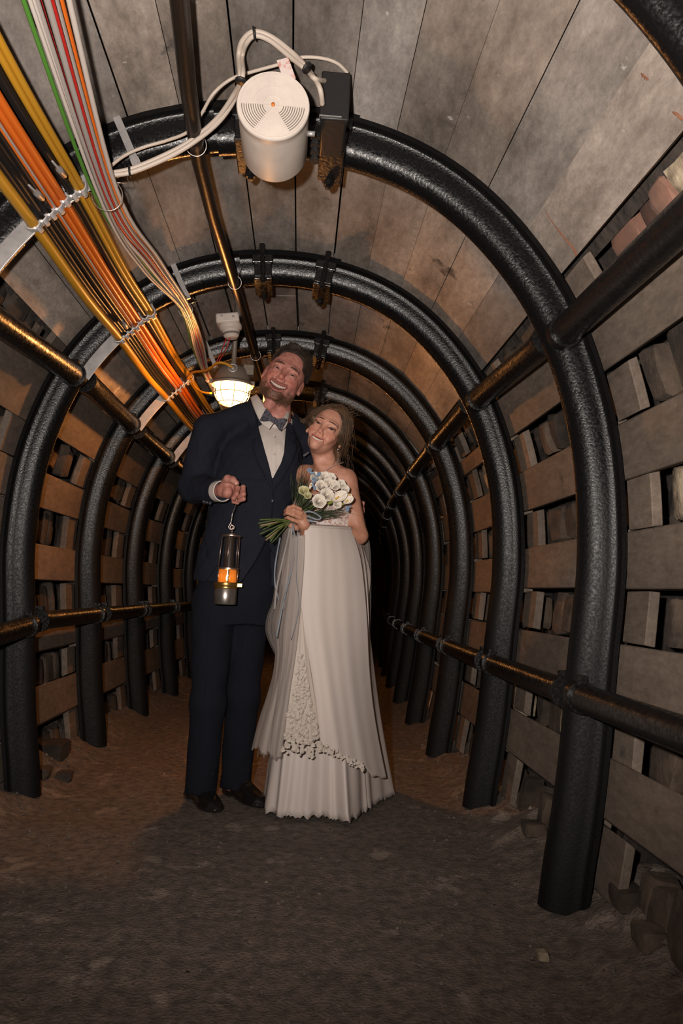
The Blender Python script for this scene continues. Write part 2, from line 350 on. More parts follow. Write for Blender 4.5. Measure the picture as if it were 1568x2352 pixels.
# rubble lying on the floor
m = MB()
for (px, py, s) in [(1245, 2203, .014)]:
    v = cam_dir((px - 784)/FPX, -(py - 1176)/FPX); p = CAMP + v*(-CAMP.z/v.z); m = MB(); lumps(m, p + Vector((0, 0, s*.6)), s, s, s*.8, 5)
    tag(m.build('pebble', 'pale_stone', smooth='auto', auto=30), 'small pale pebble on the dirt floor at the lower right', 'pebble')
for q, (px, py, s, dz) in enumerate([(1395, 2050, .05, .02), (1440, 2110, .04, .02), (1225, 1920, .035, .01), (120, 1740, .06, .01), (95, 1775, .035, .0), (150, 1765, .03, .0), (1490, 2190, .035, 0), (1170, 1700, .03, 0)]):
    if q == 7: continue
    v = cam_dir((px - 784)/FPX, -(py - 1176)/FPX); p = CAMP + v*(-(CAMP.z - .05)/v.z); m = MB(); p.z = floor_z(p.x, p.y) + s*.4
    lumps(m, p, s, s*1.2, s*.7, q*9 + 2)
    tag(m.build('rubble_stone', 'stone', smooth='auto', auto=30), 'broken stone at the %s wall foot, %s' % ('right' if px > 784 else 'left', ['beside the foot of the loudspeaker arch', 'just in front of the arch foot, farther right', 'between the two right arch feet', 'largest of three by the left arch foot', 'small, closest to the left arch foot', 'small, farthest from the left arch foot', 'nearest the lower right corner'][q]), 'stone', 'rubble along the walls')

m = MB(); rg = random.Random(21)
for k in range(900):
    Y = 1.0 + 3.6*rg.random()**1.4; x = cen(Y) + rg.uniform(-1.05, 1.05); s = rg.uniform(.0025, .008)*(1.6 if abs(x - cen(Y)) > .8 else 1); z = floor_z(x, Y)
    if abs(x - .15) < .5 and 2.85 < Y < 3.6: continue
    c = Vector((x, Y, z + s*.3)); v = [c + Vector((rg.uniform(.7, 1.2)*s*a, rg.uniform(.7, 1.2)*s*b_, rg.uniform(.6, 1)*s*d)) for a, b_, d in ((1, 0, 0), (-1, 0, 0), (0, 1, 0), (0, -1, 0), (0, 0, 1), (0, 0, -1))]
    m.add(v, [(0, 2, 4), (2, 1, 4), (1, 3, 4), (3, 0, 4), (2, 0, 5), (1, 2, 5), (3, 1, 5), (0, 3, 5)])
tag(m.build('gravel', 'dirt', smooth=False), 'loose brown grit scattered over the dirt floor', 'gravel', kind='stuff')
mat('rust', (.13, .045, .02), .9, col2=(.22, .10, .06), scale=40)
def stain(pts, w, label):
    P = smooth_path([(lambda q: q + (CAMP - q)*.0)(surf_(px, py, .0005)) for px, py in pts], 6); m = MB(); rr = random.Random(len(pts)); R_ = []
    for i, p in enumerate(P):
        t = (P[min(i + 1, len(P) - 1)] - P[max(0, i - 1)]).normalized(); s = t.cross((p - CAMP).normalized()).normalized(); k = w*(.4 + .6*math.sin(math.pi*(i + .6)/(len(P) + .4)))*rr.uniform(.75, 1.2); R_.append([p - s*k, p, p + s*k])
    m.grid(R_); return tag(m.build('rust_stain', 'rust', solid=.0015), label, 'stain')
def surf_(px, py, dr):
    lo, hi = .9, 5
    for _ in range(40):
        mid = (lo + hi)/2; p = at(px, py, mid); x = p.x - cen(mid); z = p.z - Z0
        if math.hypot(x, z) - RAD(math.degrees(math.atan2(x, z))) - dr > 0: hi = mid
        else: lo = mid
    return at(px, py, lo)
stain([(1253, 483), (1275, 515), (1300, 548), (1318, 572), (1323, 588)], .0050, 'long rust-brown streak on the roof boards above the nearest right shoulder')
stain([(1474, 165), (1484, 172), (1492, 180)], .0075, 'small rust-orange blotch high on the roof boards at the upper right')
stain([(1545, 256), (1558, 263), (1567, 275)], .0050, 'rust-brown dash on the roof boards near the right picture edge')
# ------------------------------------------------------------------ ceiling fittings
def surf(px, py, dr=0, lo=.9, hi=9):      # point on the line of sight where it meets the arch outline offset by dr
    def f(Y):
        p = at(px, py, Y); x = p.x - cen(Y); z = p.z - Z0; a = math.degrees(math.atan2(x, z)); return math.hypot(x, z) - RAD(a) - dr
    for _ in range(40):
        m_ = (lo + hi)/2
        if f(m_) > 0: hi = m_
        else: lo = m_
    return at(px, py, lo)
mat('white_plastic', (.62, .55, .49), .5, col2=(.52, .46, .41), scale=12)
mat('grey_plastic', (.42, .38, .35), .5)
mat('dark_slot', (.16, .13, .11), .8)
mat('orange_dot', (.55, .16, .02), .5)
mat('black_enamel', (.012, .011, .011), .5, bump=.2, bscale=60)
mat('beige_cable', (.46, .39, .33), .55)
mat('paper_label', (.60, .50, .47), .7, col2=(.52, .25, .21), scale=90, lo=.42, hi=.52)
for n_, c_ in dict(yellow=(.45, .22, .018), orange=(.58, .12, .012), black=(.012, .011, .011), grey=(.30, .27, .25), white=(.47, .42, .38), red=(.38, .015, .012), green=(.07, .20, .03)).items():
    mat(n_ + '_cable', c_, .40, spec=.12 if n_ == 'black' else .35)
mat('pipe_steel', (.030, .022, .017), .33, metal=.5, bump=.15, bscale=60)
mat('lamp_housing', (.20, .17, .135), .55, metal=.3, bump=.2, bscale=60)
mat('lamp_glass', (1, .8, .6), .3, emit=(1, .72, .44), estr=6, alpha=.45)
mat('far_glass', (1, .8, .6), .3, emit=(1, .62, .30), estr=4, alpha=.45)
# loudspeaker, axis along the tunnel
sp0 = at(627, 241, 1.76); SR = .0895; spc = Vector((sp0.x, 1.76, sp0.z)); Mx = Matrix(((1, 0, 0), (0, 0, 1), (0, 1, 0)))   # local z -> +Y
spk = thing('loudspeaker', spc + Vector((0, .1, 0)), 'white cylindrical loudspeaker with round grille hanging below the nearest crown', 'loudspeaker')
m = MB(); m.lathe([(.083, .0), (.0875, .0), (SR, .003), (SR, .010), (SR - .0015, .013), (SR - .002, .035), (SR - .002, .195), (.084, .206), (.075, .211)], spc, Mx, 64); m.build('housing', 'white_plastic', spk, smooth='auto')
m = MB(); m.lathe([(.083, .001), (.001, .001)], spc, Mx, 64, cap=False); g = m.build('grille', 'grey_plastic', spk, smooth=False)
def pring(m, r0, r1, a0, a1, dy, n=40):
    P = []
    for r in (r0, r1): P.append([spc + Vector((r*math.cos(math.radians(a0 + (a1 - a0)*k/n)), dy, r*math.sin(math.radians(a0 + (a1 - a0)*k/n)))) for k in range(n + 1)])
    m.grid(P)
m = MB()
for r in (.026, .050): pring(m, r - .0016, r + .0016, 0, 180, -.0012)
pring(m, .079, .084, 0, 360, -.0012, 64)
for a in (0, 90, 180, 238, 302):
    d = Vector((math.cos(math.radians(a)), 0, math.sin(math.radians(a)))); s = Vector((-d.z, 0, d.x))*.0013; o = spc + Vector((0, -.0013, 0))
    m.add([o + d*.006 + s, o + d*.081 + s, o + d*.081 - s, o + d*.006 - s], [(0, 1, 2, 3)])
m.build('grille_ribs', 'white_plastic', g, smooth=False, solid=.0012)
for a0, a1 in ((182, 236), (304, 358)):
    m = MB()
    for k in range(10):
        r = .026 + k*.0056; pring(m, r - .0011, r + .0011, a0, a1, -.0008, 16)
    m.build('slot_pattern', 'dark_slot', g, smooth=False)
MB().lathe([(.0045, -.004), (.0045, .001)], spc, Mx, 16).build('status_light', 'orange_dot', spk)
m = MB(); m.tube([spc + Vector((SR - .004, .09, -.01)), spc + Vector((SR + .016, .09, -.01))], .007, 8); m.build('bolt', 'galv', spk)
m = MB(); m.box(spc + Vector((0, .245, .045)), (.05, .09, .012)); m.box(spc + Vector((0, .285, .06)), (.05, .012, .04)); m.build('mounting_bracket', 'black_enamel', spk, smooth=False)
lb0 = at(657, 160, 1.775)
tg = MB(); F = Matrix.Rotation(math.radians(-22), 3, 'Y'); tg.box(lb0, (.030, .003, .058), F)
tag(tg.build('paper_tag', 'paper_label', smooth=False), 'small pale tag with faded red print above the loudspeaker', 'tag')
# black junction box
jb = thing('junction_box', (at(760, 220, 1.93)), 'black metal box mounted on the arch to the right of the loudspeaker', 'junction box')
x0, x1 = at(737, 275, 1.865).x, at(800, 200, 1.865).x; zb, zt = at(760, 277, 1.865).z, at(760, 172, 1.865).z
m = MB(); m.box(((x0 + x1)/2, 1.953, (zb + zt)/2), (x1 - x0, .165, zt - zb)); m.build('body', 'black_enamel', jb, smooth='auto', bevel=.006)
m = MB(); m.box(((x0 + x1)/2, 1.862, (zb + zt)/2), (x1 - x0 + .008, .016, zt - zb + .006)); m.build('lid', 'black_enamel', jb, smooth='auto', bevel=.004)
m = MB(); m.box(((x0 + x1)/2 - .01, 1.857, zb + .004), (x1 - x0 - .01, .012, .0025)); m.build('lid_edge', 'galv', jb, smooth=False)
m = MB()
for k in range(7): m.tube([(x0 - .012, 1.93, zb - .004 - k*.011), (x0 - .012, 1.93, zb - .012 - k*.011)], .010 if k % 2 else .013, 10)
m.build('cable_gland', 'black_enamel', jb, smooth=False)
# beige cables
def cab(name, pts, r, m_, label, n=8, dr=-.03, parent=None, group=None, cat='cable'):
    P = [surf(p[0], p[1], p[2] if len(p) > 2 else dr) if not isinstance(p, Vector) else p for p in pts]
    o = MB().tube(smooth_path(P, 7), r, n).build(name, m_, parent)
    return tag(o, label, cat, group) if parent is None else o
W = lambda px, py, Y: at(px, py, Y)
cab('supply_cable', [W(244, 402, 2.0), W(300, 396, 2.0), W(380, 364, 1.99), W(440, 330, 1.98), W(500, 282, 1.94), W(540, 225, 1.88), W(551, 180, 1.80), (548, 130, -.05), (556, 95, -.03), (583, 73, -.022), (625, 86, -.03), (672, 122, -.04), (705, 157, -.05), W(733, 200, 1.80), W(740, 240, 1.84)], .0068, 'beige_cable', 'beige cable looping highest over the loudspeaker, outer strand')
cab('supply_cable', [W(244, 398, 2.0), W(300, 388, 2.0), W(382, 354, 1.99), W(442, 320, 1.98), W(500, 270, 1.93), W(538, 215, 1.86), W(557, 175, 1.79), (556, 130, -.045), (567, 98, -.04), (587, 82, -.035), (622, 95, -.04), (665, 130, -.05), (700, 158, -.055), W(722, 180, 1.80), W(746, 186, 1.86)], .0064, 'beige_cable', 'beige cable looping over the loudspeaker, inner strand ending at the box')
cab('supply_cable', [W(244, 390, 2.0), W(285, 358, 2.02), W(330, 338, 2.03), W(385, 322, 2.02), W(432, 302, 1.99), W(462, 262, 1.95), W(490, 215, 1.90), (530, 182, -.06), (575, 166, -.06), (640, 148, -.05), (690, 132, -.03), (740, 134, -.022), (775, 146, -.02), W(798, 168, 1.87)], .0045, 'beige_cable', 'thin beige cable arching behind the loudspeaker to the black box')
for k, (p, Y) in enumerate([((583, 76), 1.74), ((705, 156), 1.78), ((298, 393), 1.995), ((553, 186), 1.79)]):
    c = at(*p, Y); d = [Vector((1, 0, .2)), Vector((1, -.2, -1)), Vector((1, 0, .1)), Vector((.1, 0, 1))][k].normalized()
    m = MB(); m.lathe([(.0152, -.002), (.0152, .002)], c, d.to_track_quat('Z', 'Y').to_matrix(), 12)
    tag(m.build('cable_tie', 'black_enamel'), 'black cable tie ' + ['at the top of the beige loop', 'on the beige loop right of the tag', 'on the beige cables near the left cable bundle', 'where the beige cables pass the loudspeaker rim'][k], 'cable tie')
# crown pipe
pa = [(-8.3, 0), (-9.6, 1), (-9.6, 2), (-8.7, 3), (-8.2, 4), (-8, 5), (-8, 6), (-8, 8), (-8, 10)]
par = thing('hanging_pipe', TP(-10, 2, -.14), 'long thin steel pipe hanging under the arch crowns', 'pipe')
P = [TP(a - 1.5*(i == 1) , AY(i) + .05, -.145) for a, i in pa]; P = [P[0] - (P[1] - P[0])*.8] + P
MB().tube(smooth_path(P, 3), .0215, 18).build('pipe', 'pipe_steel', par)
def wring(c, r, ax, rw=.0016, arc=360, a0=0, n=24):
    M = Vector(ax).normalized().to_track_quat('Z', 'Y').to_matrix()
    return [c + M @ Vector((r*math.cos(math.radians(a0 + arc*k/n)), r*math.sin(math.radians(a0 + arc*k/n)), 0)) for k in range(n + 1)]
for i, (px, py, r) in {1: (470, 385, .029), 2: (552, 683, .027), 3: (596, 850, .027)}.items():
    p = TP(-9.6 - 1.4*(i == 1) + .9*(i == 3), AY(i) - .03, -.147); m = MB(); m.tube(wring(p, r, (0, 1, .45)), .0016, 6)
    m.tube([p + Vector((.01, 0, r*.95)), p + Vector((.02, .02, .06)), p + Vector((.03, .05, .12))], .0014, 6)
    m.build('wire_tie', 'steel_wire', par)
# cable brackets, clamps and the clamped cables
CK = [('yellow', [(0, .0165)]), ('black', [(-.006, .0085), (.006, .0085)]), ('black', [(-.007, .008), (.006, .0085)]), ('orange', [(-.0085, .0085), (.0085, .0085)]), ('orange', [(0, .0105)]), ('black', [(0, .011)]), ('yellow', [(-.0075, .0082), (.0075, .0082)])]
def CA(k, i): return (-36.3 + k*1.36) + .55*(i - 1)
NM = ['outermost yellow', 'first black', 'second black', 'first orange', 'second orange', 'last black', 'inner yellow pair']
for i in range(0, 6):
    Y = AY(i); wh = ['before the loudspeaker arch', 'at the loudspeaker arch', 'at the arch level with the couple', 'at the arch beside the lamp', 'at the first arch past the lamp', 'at the second arch past the lamp'][i]
    m = MB(); pslab(m, -46.5, -26.5, Y - .009, Y - .003, -.158, -.108, 6)
    tag(m.build('cable_bracket', 'galv', smooth='auto', bevel=.002), 'flat galvanised bracket holding the coloured cables ' + wh, 'bracket', 'brackets along the cable run')
    for k in range(7):
        a = CA(k, i); F = frame(a, Y); o = TP(a, Y - .026, -.143); rr = [.019, .0175, .0175, .019, .0135, .014, .018][k]
        par = thing('cable_clamp', o, 'metal clamp on the %s cable %s' % (NM[k], wh), 'clamp', 'clamps on the cable run')
        m = MB()
        U = [o + F @ Vector((rr*1.12*math.cos(t), 0, rr*1.12*math.sin(t))) for t in [math.pi*(-.12 + 1.24*q/14) for q in range(15)]]
        for dy in (-.006, -.002, .002, .006): m.tube([u + Vector((0, dy, 0)) for u in U], .0034, 6)
        m.box(o + F @ Vector((0, 0, -.004 + .0)), (rr*2.5, .018, .006), F)
        m.build('strap', 'galv', par, smooth='auto')
        m = MB(); m.tube([o + F @ Vector((0, 0, rr*1.1)), o + F @ Vector((0, 0, rr*1.1 + .015))], .0072, 6); m.tube([o + F @ Vector((.006, -.008, rr*1.0)), o + F @ Vector((.008, -.016, rr*1.0 + .006))], .004, 6)
        m.build('bolt', 'galv', par, smooth=False)
def run(k, off, r):
    P = []
    for i in range(-1, 7):
        a = CA(k, i); F = frame(a, AY(max(i, 0))); P.append(TP(a, AY(i) - .02, -.147) + F @ Vector((-off, 0, 0)))
        if i < 6: P.append((TP(a, AY(i) + SP/2, -.147) + F @ Vector((-off, 0, .012 + .006*math.sin(i*3 + k*2)))) + Vector((.004*math.sin(i*5 + k), 0, 0)))
    return smooth_path(P, 5)
for k, (col, lst) in enumerate(CK):
    for q, (off, r) in enumerate(lst):
        nm = ['thick yellow cable, outermost of the clamped run on the left', None, None, None, 'single orange cable beside the orange pair', 'single black cable between orange and inner yellow cables', None][k]
        if nm is None: nm = {1: 'black cable next to the thick yellow one, ', 2: 'black cable next to the orange pair, ', 3: 'orange cable of the clamped pair, ', 6: 'thin yellow cable of the inner pair, '}[k] + ['outer strand', 'inner strand'][q]
        tag(MB().tube(run(k, off, r), r, 12).build('power_cable', col + '_cable'), nm, 'cable', 'clamped cables on the left')
tag(MB().tube([p + Vector((0, 0, -.009)) for p in run(3, 0, .003)], .0036, 8).build('power_cable', 'grey_cable'), 'thin grey cable squeezed between the two orange cables', 'cable', 'clamped cables on the left')
for (q, px, py, Y, px2, py2, k) in ((0, 96, 455, 1.92, 66, 425, 2), (1, 147, 402, 1.9, 120, 370, 5), (2, 290, 752, 2.9, 280, 735, 2)):
    a, b = at(px, py, Y), at(px2, py2, Y - .12)
    tag(MB().tube([a, a + (b - a)*.45, a + (b - a)*.5, b], [.0085, .0085, .003, .0025], 10).build('cable_ferrule', 'galv'), 'small silver ferrule on a black cable ' + ['by the nearest clamps, outer one', 'by the nearest clamps, inner one', 'by the clamps level with the couple'][q], 'ferrule')
# loose bundle hanging in wire rings
def BC(i, off, dn=0):
    st = {-1: (-17.5, -.19), 0: (-21.0, -.195), 1: (-25.0, -.205), 1.5: (-22.9, -.206), 2: (-20.6, -.205), 2.5: (-21.4, -.20), 3: (-22.4, -.205), 4: (-22, -.19), 5: (-21, -.19)}[i]
    w = {-1: 1.5, 0: 1.45, 1: 1.0, 1.5: .85, 2: .55, 2.5: .8, 3: .35, 4: .8, 5: .8}[i]; Y = AY(i); F = frame(st[0], Y)
    return TP(st[0], Y - .03, st[1]) + F @ Vector((-off*w, 0, dn*w))
BUN = [('green', -.030, 0, .0052), ('white', -.019, .004, .0062), ('red', -.009, -.004, .0058), ('grey', .001, .004, .0075), ('grey', .012, 0, .0075), ('orange', .022, -.006, .0066), ('white', .031, .003, .0062), ('white', -.024, .014, .0045), ('grey', -.014, .014, .0045), ('red', .006, .012, .0035)]
for q, (c, off, dn, r) in enumerate(BUN):
    P = []
    for i in (-1, 0, 1, 1.5, 2, 2.5, 3, 4, 5):
        dd = .0
        if q in (7, 8) and i == 1.5: P.append(BC(i, off - .022, dn + .004)); continue
        P.append(BC(i, off, dn + (.006*math.sin(i*4 + q*2.3))))
        if q in (7, 8) and i == 1.5: P.append(BC(2, off - .06, dn))
    lab = {0: 'green cable on the outer edge of the loose bundle', 1: 'white cable between green and red in the loose bundle', 2: 'thick red cable in the loose bundle', 3: 'grey cable beside the red one in the loose bundle', 4: 'grey cable beside the orange one in the loose bundle', 5: 'thin orange cable in the loose bundle', 6: 'white cable on the inner edge of the loose bundle', 7: 'thin white cable drooping out of the loose bundle', 8: 'thin grey cable drooping out of the loose bundle', 9: 'thin red wire low in the loose bundle'}[q]
    tag(MB().tube(smooth_path(P, 8), r, 10).build('loose_cable', c + '_cable'), lab, 'cable', 'loose cable bundle')
for i, r in ((1, .042), (2, .028)):
    c = BC(i, .0, .004) + Vector((0, -.0, 0)); m = MB(); m.tube(wring(c, r, (0, 1, .2)), .0016, 6); F = frame(-22, AY(i))
    m.tube([c + Vector((.4*r, 0, .9*r)), c + Vector((.05, .02, .05)), TP(-20.4 + (i == 1)*-.8, AY(i) - .01, -.14)], .0014, 6)
    tag(m.build('wire_ring', 'steel_wire'), 'thin wire ring carrying the loose cables ' + ['', 'at the loudspeaker arch', 'at the arch level with the couple'][i], 'wire', 'wire rings under the arches')
m = MB(); c = BC(3, 0, 0); m.lathe([(.016, -.014), (.019, -.008), (.019, .008), (.016, .014)], c, Vector((0, 1, 0)).to_track_quat('Z', 'Y').to_matrix(), 14)
tag(m.build('tape_wrap', 'white_cable'), 'pale tape wrapped round the loose cables beside the lamp', 'tape')
for i in (1, 2, 3, 4):
    F = frame(-20.3, AY(i)); o = TP(-20.3, AY(i) - .006, 0); m = MB(); R2 = F @ Matrix.Rotation(math.radians(-3), 3, 'Y')
    par = thing('hanger_strip', o, 'flat galvanised hanger strip on the front of the ' + ['', 'loudspeaker arch', 'arch level with the couple', 'arch beside the smoke detector', 'first arch past the lamp'][i], 'hanger', 'hanger strips on the arches')
    m.box(o + F @ Vector((0, 0, .062)), (.021, .003, .135), F); m.build('strip', 'galv', par, smooth=False)
    m = MB(); m.box(o + F @ Vector((0, .004, .142)), (.025, .012, .030), F); m.tube([o + F @ Vector((0, -.006, .142)), o + F @ Vector((0, 0, .142))], .006, 8); m.build('hook_end', 'galv', par, smooth=False)
# smoke detector
c = surf(525, 722, -.028, 3, 4.2); c.y = 3.40; c = at(524, 737, 3.40)
sd = thing('smoke_detector', c, 'white smoke detector on a square base below the roof boards', 'smoke detector')
m = MB(); Mr = Matrix.Rotation(math.radians(-8), 3, 'Y'); m.box(c, (.105, .10, .045), Mr); m.build('base_box', 'white_plastic', sd, smooth='auto', bevel=.008)
m = MB(); dn = Mr @ Matrix.Rotation(math.pi, 3, 'X')
m.lathe([(.050, .020), (.052, .03), (.050, .040), (.044, .044), (.042, .046)], c + Vector((.008, 0, 0)), dn, 32); m.build('socket', 'white_plastic', sd, smooth='auto')
m = MB(); m.lathe([(.040, .042), (.040, .060), (.034, .066), (.036, .070), (.026, .082), (.004, .085)], c + Vector((.008, 0, 0)), dn, 32); m.build('sensor_head', 'white_plastic', sd, smooth='auto')
m = MB(); m.lathe([(.0405, .0595), (.0355, .0665)], c + Vector((.008, 0, 0)), dn, 32, cap=False); m.build('slot', 'dark_slot', sd)
for k in (-1, 1): MB().lathe([(.006, .018), (.006, -.0)], c + Vector((.026*k, -.051, .004)), Matrix(((1, 0, 0), (0, 0, 1), (0, -1, 0))), 10).build('screw', 'grey_plastic', sd)
for q, dx in enumerate((-.006, .010)):
    P = [c + Vector((dx + .006, -.01, -.075)), c + Vector((dx - .012, 0, -.13)), at(505 + q*6, 815, 3.5), at(493 + q*4, 840, 3.52)]
    tag(MB().tube(smooth_path(P, 6), .0026, 6).build('alarm_wire', 'red_cable'), 'red wire drooping from the smoke detector, %s of two' % ['left', 'right'][q], 'wire')
# bulkhead lamps
def bulkhead(L, glass, label, detail=True):
    par = thing('bulkhead_lamp', L + Vector((0, 0, .13)), label, 'lamp', 'caged tunnel lamps'); top = L.z + .035
    prof = [(.083*max(0, 1 - (t/.104)**3.2)**(1/2.2), -t) for t in [.0, .02, .03, .045, .06, .075, .088, .097, .1035]]
    g = MB(); g.lathe([(.078*(r/.083), h) for r, h in prof], Vector((L.x, L.y, top)), None, 32); g.build('glass_dome', glass, par)
    m = MB()
    for k in range(8):
        a = math.pi*2*k/8 + .2; m.tube([Vector((L.x + (r + .004)*math.cos(a), L.y + (r + .004)*math.sin(a), top + h - .001)) for r, h in prof], .0024, 6)
    for r, h in (prof[3], prof[6]): m.tube([Vector((L.x + (r + .005)*math.cos(t*math.pi/16), L.y + (r + .005)*math.sin(t*math.pi/16), top + h)) for t in range(33)], .0024, 6)
    m.build('wire_cage', 'lamp_housing', par)
    m = MB(); m.lathe([(.084, .006), (.099, -.006), (.101, .004), (.094, .012), (.086, .016), (.082, .045), (.070, .075), (.045, .092), (.02, .096)], Vector((L.x, L.y, top)), None, 32); m.build('housing', 'lamp_housing', par, smooth='auto')
    for sx in (-1, 1): MB().box((L.x + sx*.097, L.y - .02, top + .006), (.022, .02, .022)).build('lug', 'lamp_housing', par, smooth='auto', bevel=.003)
    m = MB(); m.box((L.x + .075, L.y - .01, top + .07), (.05, .06, .05)); m.build('terminal_box', 'lamp_housing', par, smooth='auto', bevel=.003)
    m = MB(); m.tube([(L.x, L.y, top + .09), (L.x, L.y, RAD(8) + Z0 - .0)], .012, 10); m.build('stem', 'lamp_housing', par)
    if detail:
        m = MB(); cg = Vector((L.x + .004, L.y - .078, top + .062)); m.tube(wring(cg, .019, (0, 1, -.2)), .005, 8); m.tube([cg + Vector((0, .03, 0)), cg + Vector((0, -.006, 0))], .012, 10); m.build('cable_gland', 'galv', par)
    return par
bulkhead(LAMP, 'lamp_glass', 'caged bulkhead lamp glowing warm over the man\'s shoulder')
bulkhead(LAMP2, 'far_glass', 'caged bulkhead lamp deep in the tunnel behind the couple')
cg = Vector((LAMP.x + .004, LAMP.y - .085, LAMP.z + .097))
tag(MB().tube(smooth_path([cg, cg + Vector((-.03, -.01, .012)), cg + Vector((-.07, -.01, .014)), at(475, 850, 3.6), at(440, 856, 3.75), at(430, 870, 3.9)], 6), .0062, 10).build('lamp_cable', 'yellow_cable'), 'yellow cable curving into the top of the glowing lamp', 'cable')
tag(MB().tube(smooth_path([at(438, 870, 3.9), at(447, 888, 3.85), at(463, 900, 3.8), at(485, 903, 3.75)], 6), .0055, 10).build('lamp_cable', 'yellow_cable'), 'short yellow cable curling away left of the glowing lamp', 'cable')
# ------------------------------------------------------------------ signed-distance modelling for the figures
NP = lambda v: np.array(v, dtype=np.float32)
def ln(v): return np.sqrt((v*v).sum(-1))
def ell(p, c, r, R=None):
    q = p - NP(c)
    if R is not None: q = q @ NP(R)
    r = NP(r); k0 = ln(q/r); k1 = ln(q/(r*r)); return k0*(k0 - 1)/np.maximum(k1, 1e-6)
def cap(p, a, b, ra, rb=None):
    a, b = NP(a), NP(b); rb = ra if rb is None else rb; ab = b - a; t = np.clip(((p - a) @ ab)/max(float(ab @ ab), 1e-9), 0, 1)
    return ln(p - a - t[:, None]*ab) - (ra + (rb - ra)*t)
def chain(p, pts, rs, k=.012):
    d = None
    for i in range(len(pts) - 1):
        e = cap(p, pts[i], pts[i + 1], rs[i], rs[i + 1]); d = e if d is None else smin(d, e, k)
    return d
def smin(a, b, k):
    h = np.maximum(k - np.abs(a - b), 0)/k; return np.minimum(a, b) - h*h*k*.25
def smax(a, b, k): return -smin(-a, -b, k)
def sst(x, a, b):
    t = np.clip((x - a)/(b - a), 0, 1); return t*t*(3 - 2*t)
def wav(p, f, s=0): return np.sin(p[:, 0]*f + s)*np.sin(p[:, 1]*f*1.13 + 1.7*s + 1)*np.sin(p[:, 2]*f*.91 + 2.3*s + 2)
def loft(p, st, pw=2.3, yaw=0):      # st rows: z, cx, cy, rx, ry (z ascending)
    st = np.array(st, dtype=np.float64); z = p[:, 2]; zz = np.clip(z, st[0, 0], st[-1, 0])
    xs = np.linspace(st[0, 0], st[-1, 0], 160); cols = []
    for j in range(1, 5):
        v = np.interp(xs, st[:, 0], st[:, j]); ker = np.hanning(25); ker /= ker.sum(); v = np.convolve(np.pad(v, 12, mode='edge'), ker, 'valid'); cols.append(np.interp(zz, xs, v))
    cx, cy, rx, ry = cols; x, y = p[:, 0] - cx, p[:, 1] - cy
    if yaw: c, s = math.cos(yaw), math.sin(yaw); x, y = c*x + s*y, -s*x + c*y
    k = (np.abs(x/rx)**pw + np.abs(y/ry)**pw)**(1/pw); d = (k - 1)*np.minimum(rx, ry)
    return np.maximum(d, np.maximum(z - st[-1, 0], st[0, 0] - z))
def axis(lo, hi, coarse, fine=()):
    out = [lo]
    while out[-1] < hi:
        s = coarse
        for a, b, f in fine:
            if a - f <= out[-1] <= b: s = min(s, f)
        out.append(out[-1] + s)
    return np.array(out, dtype=np.float32)
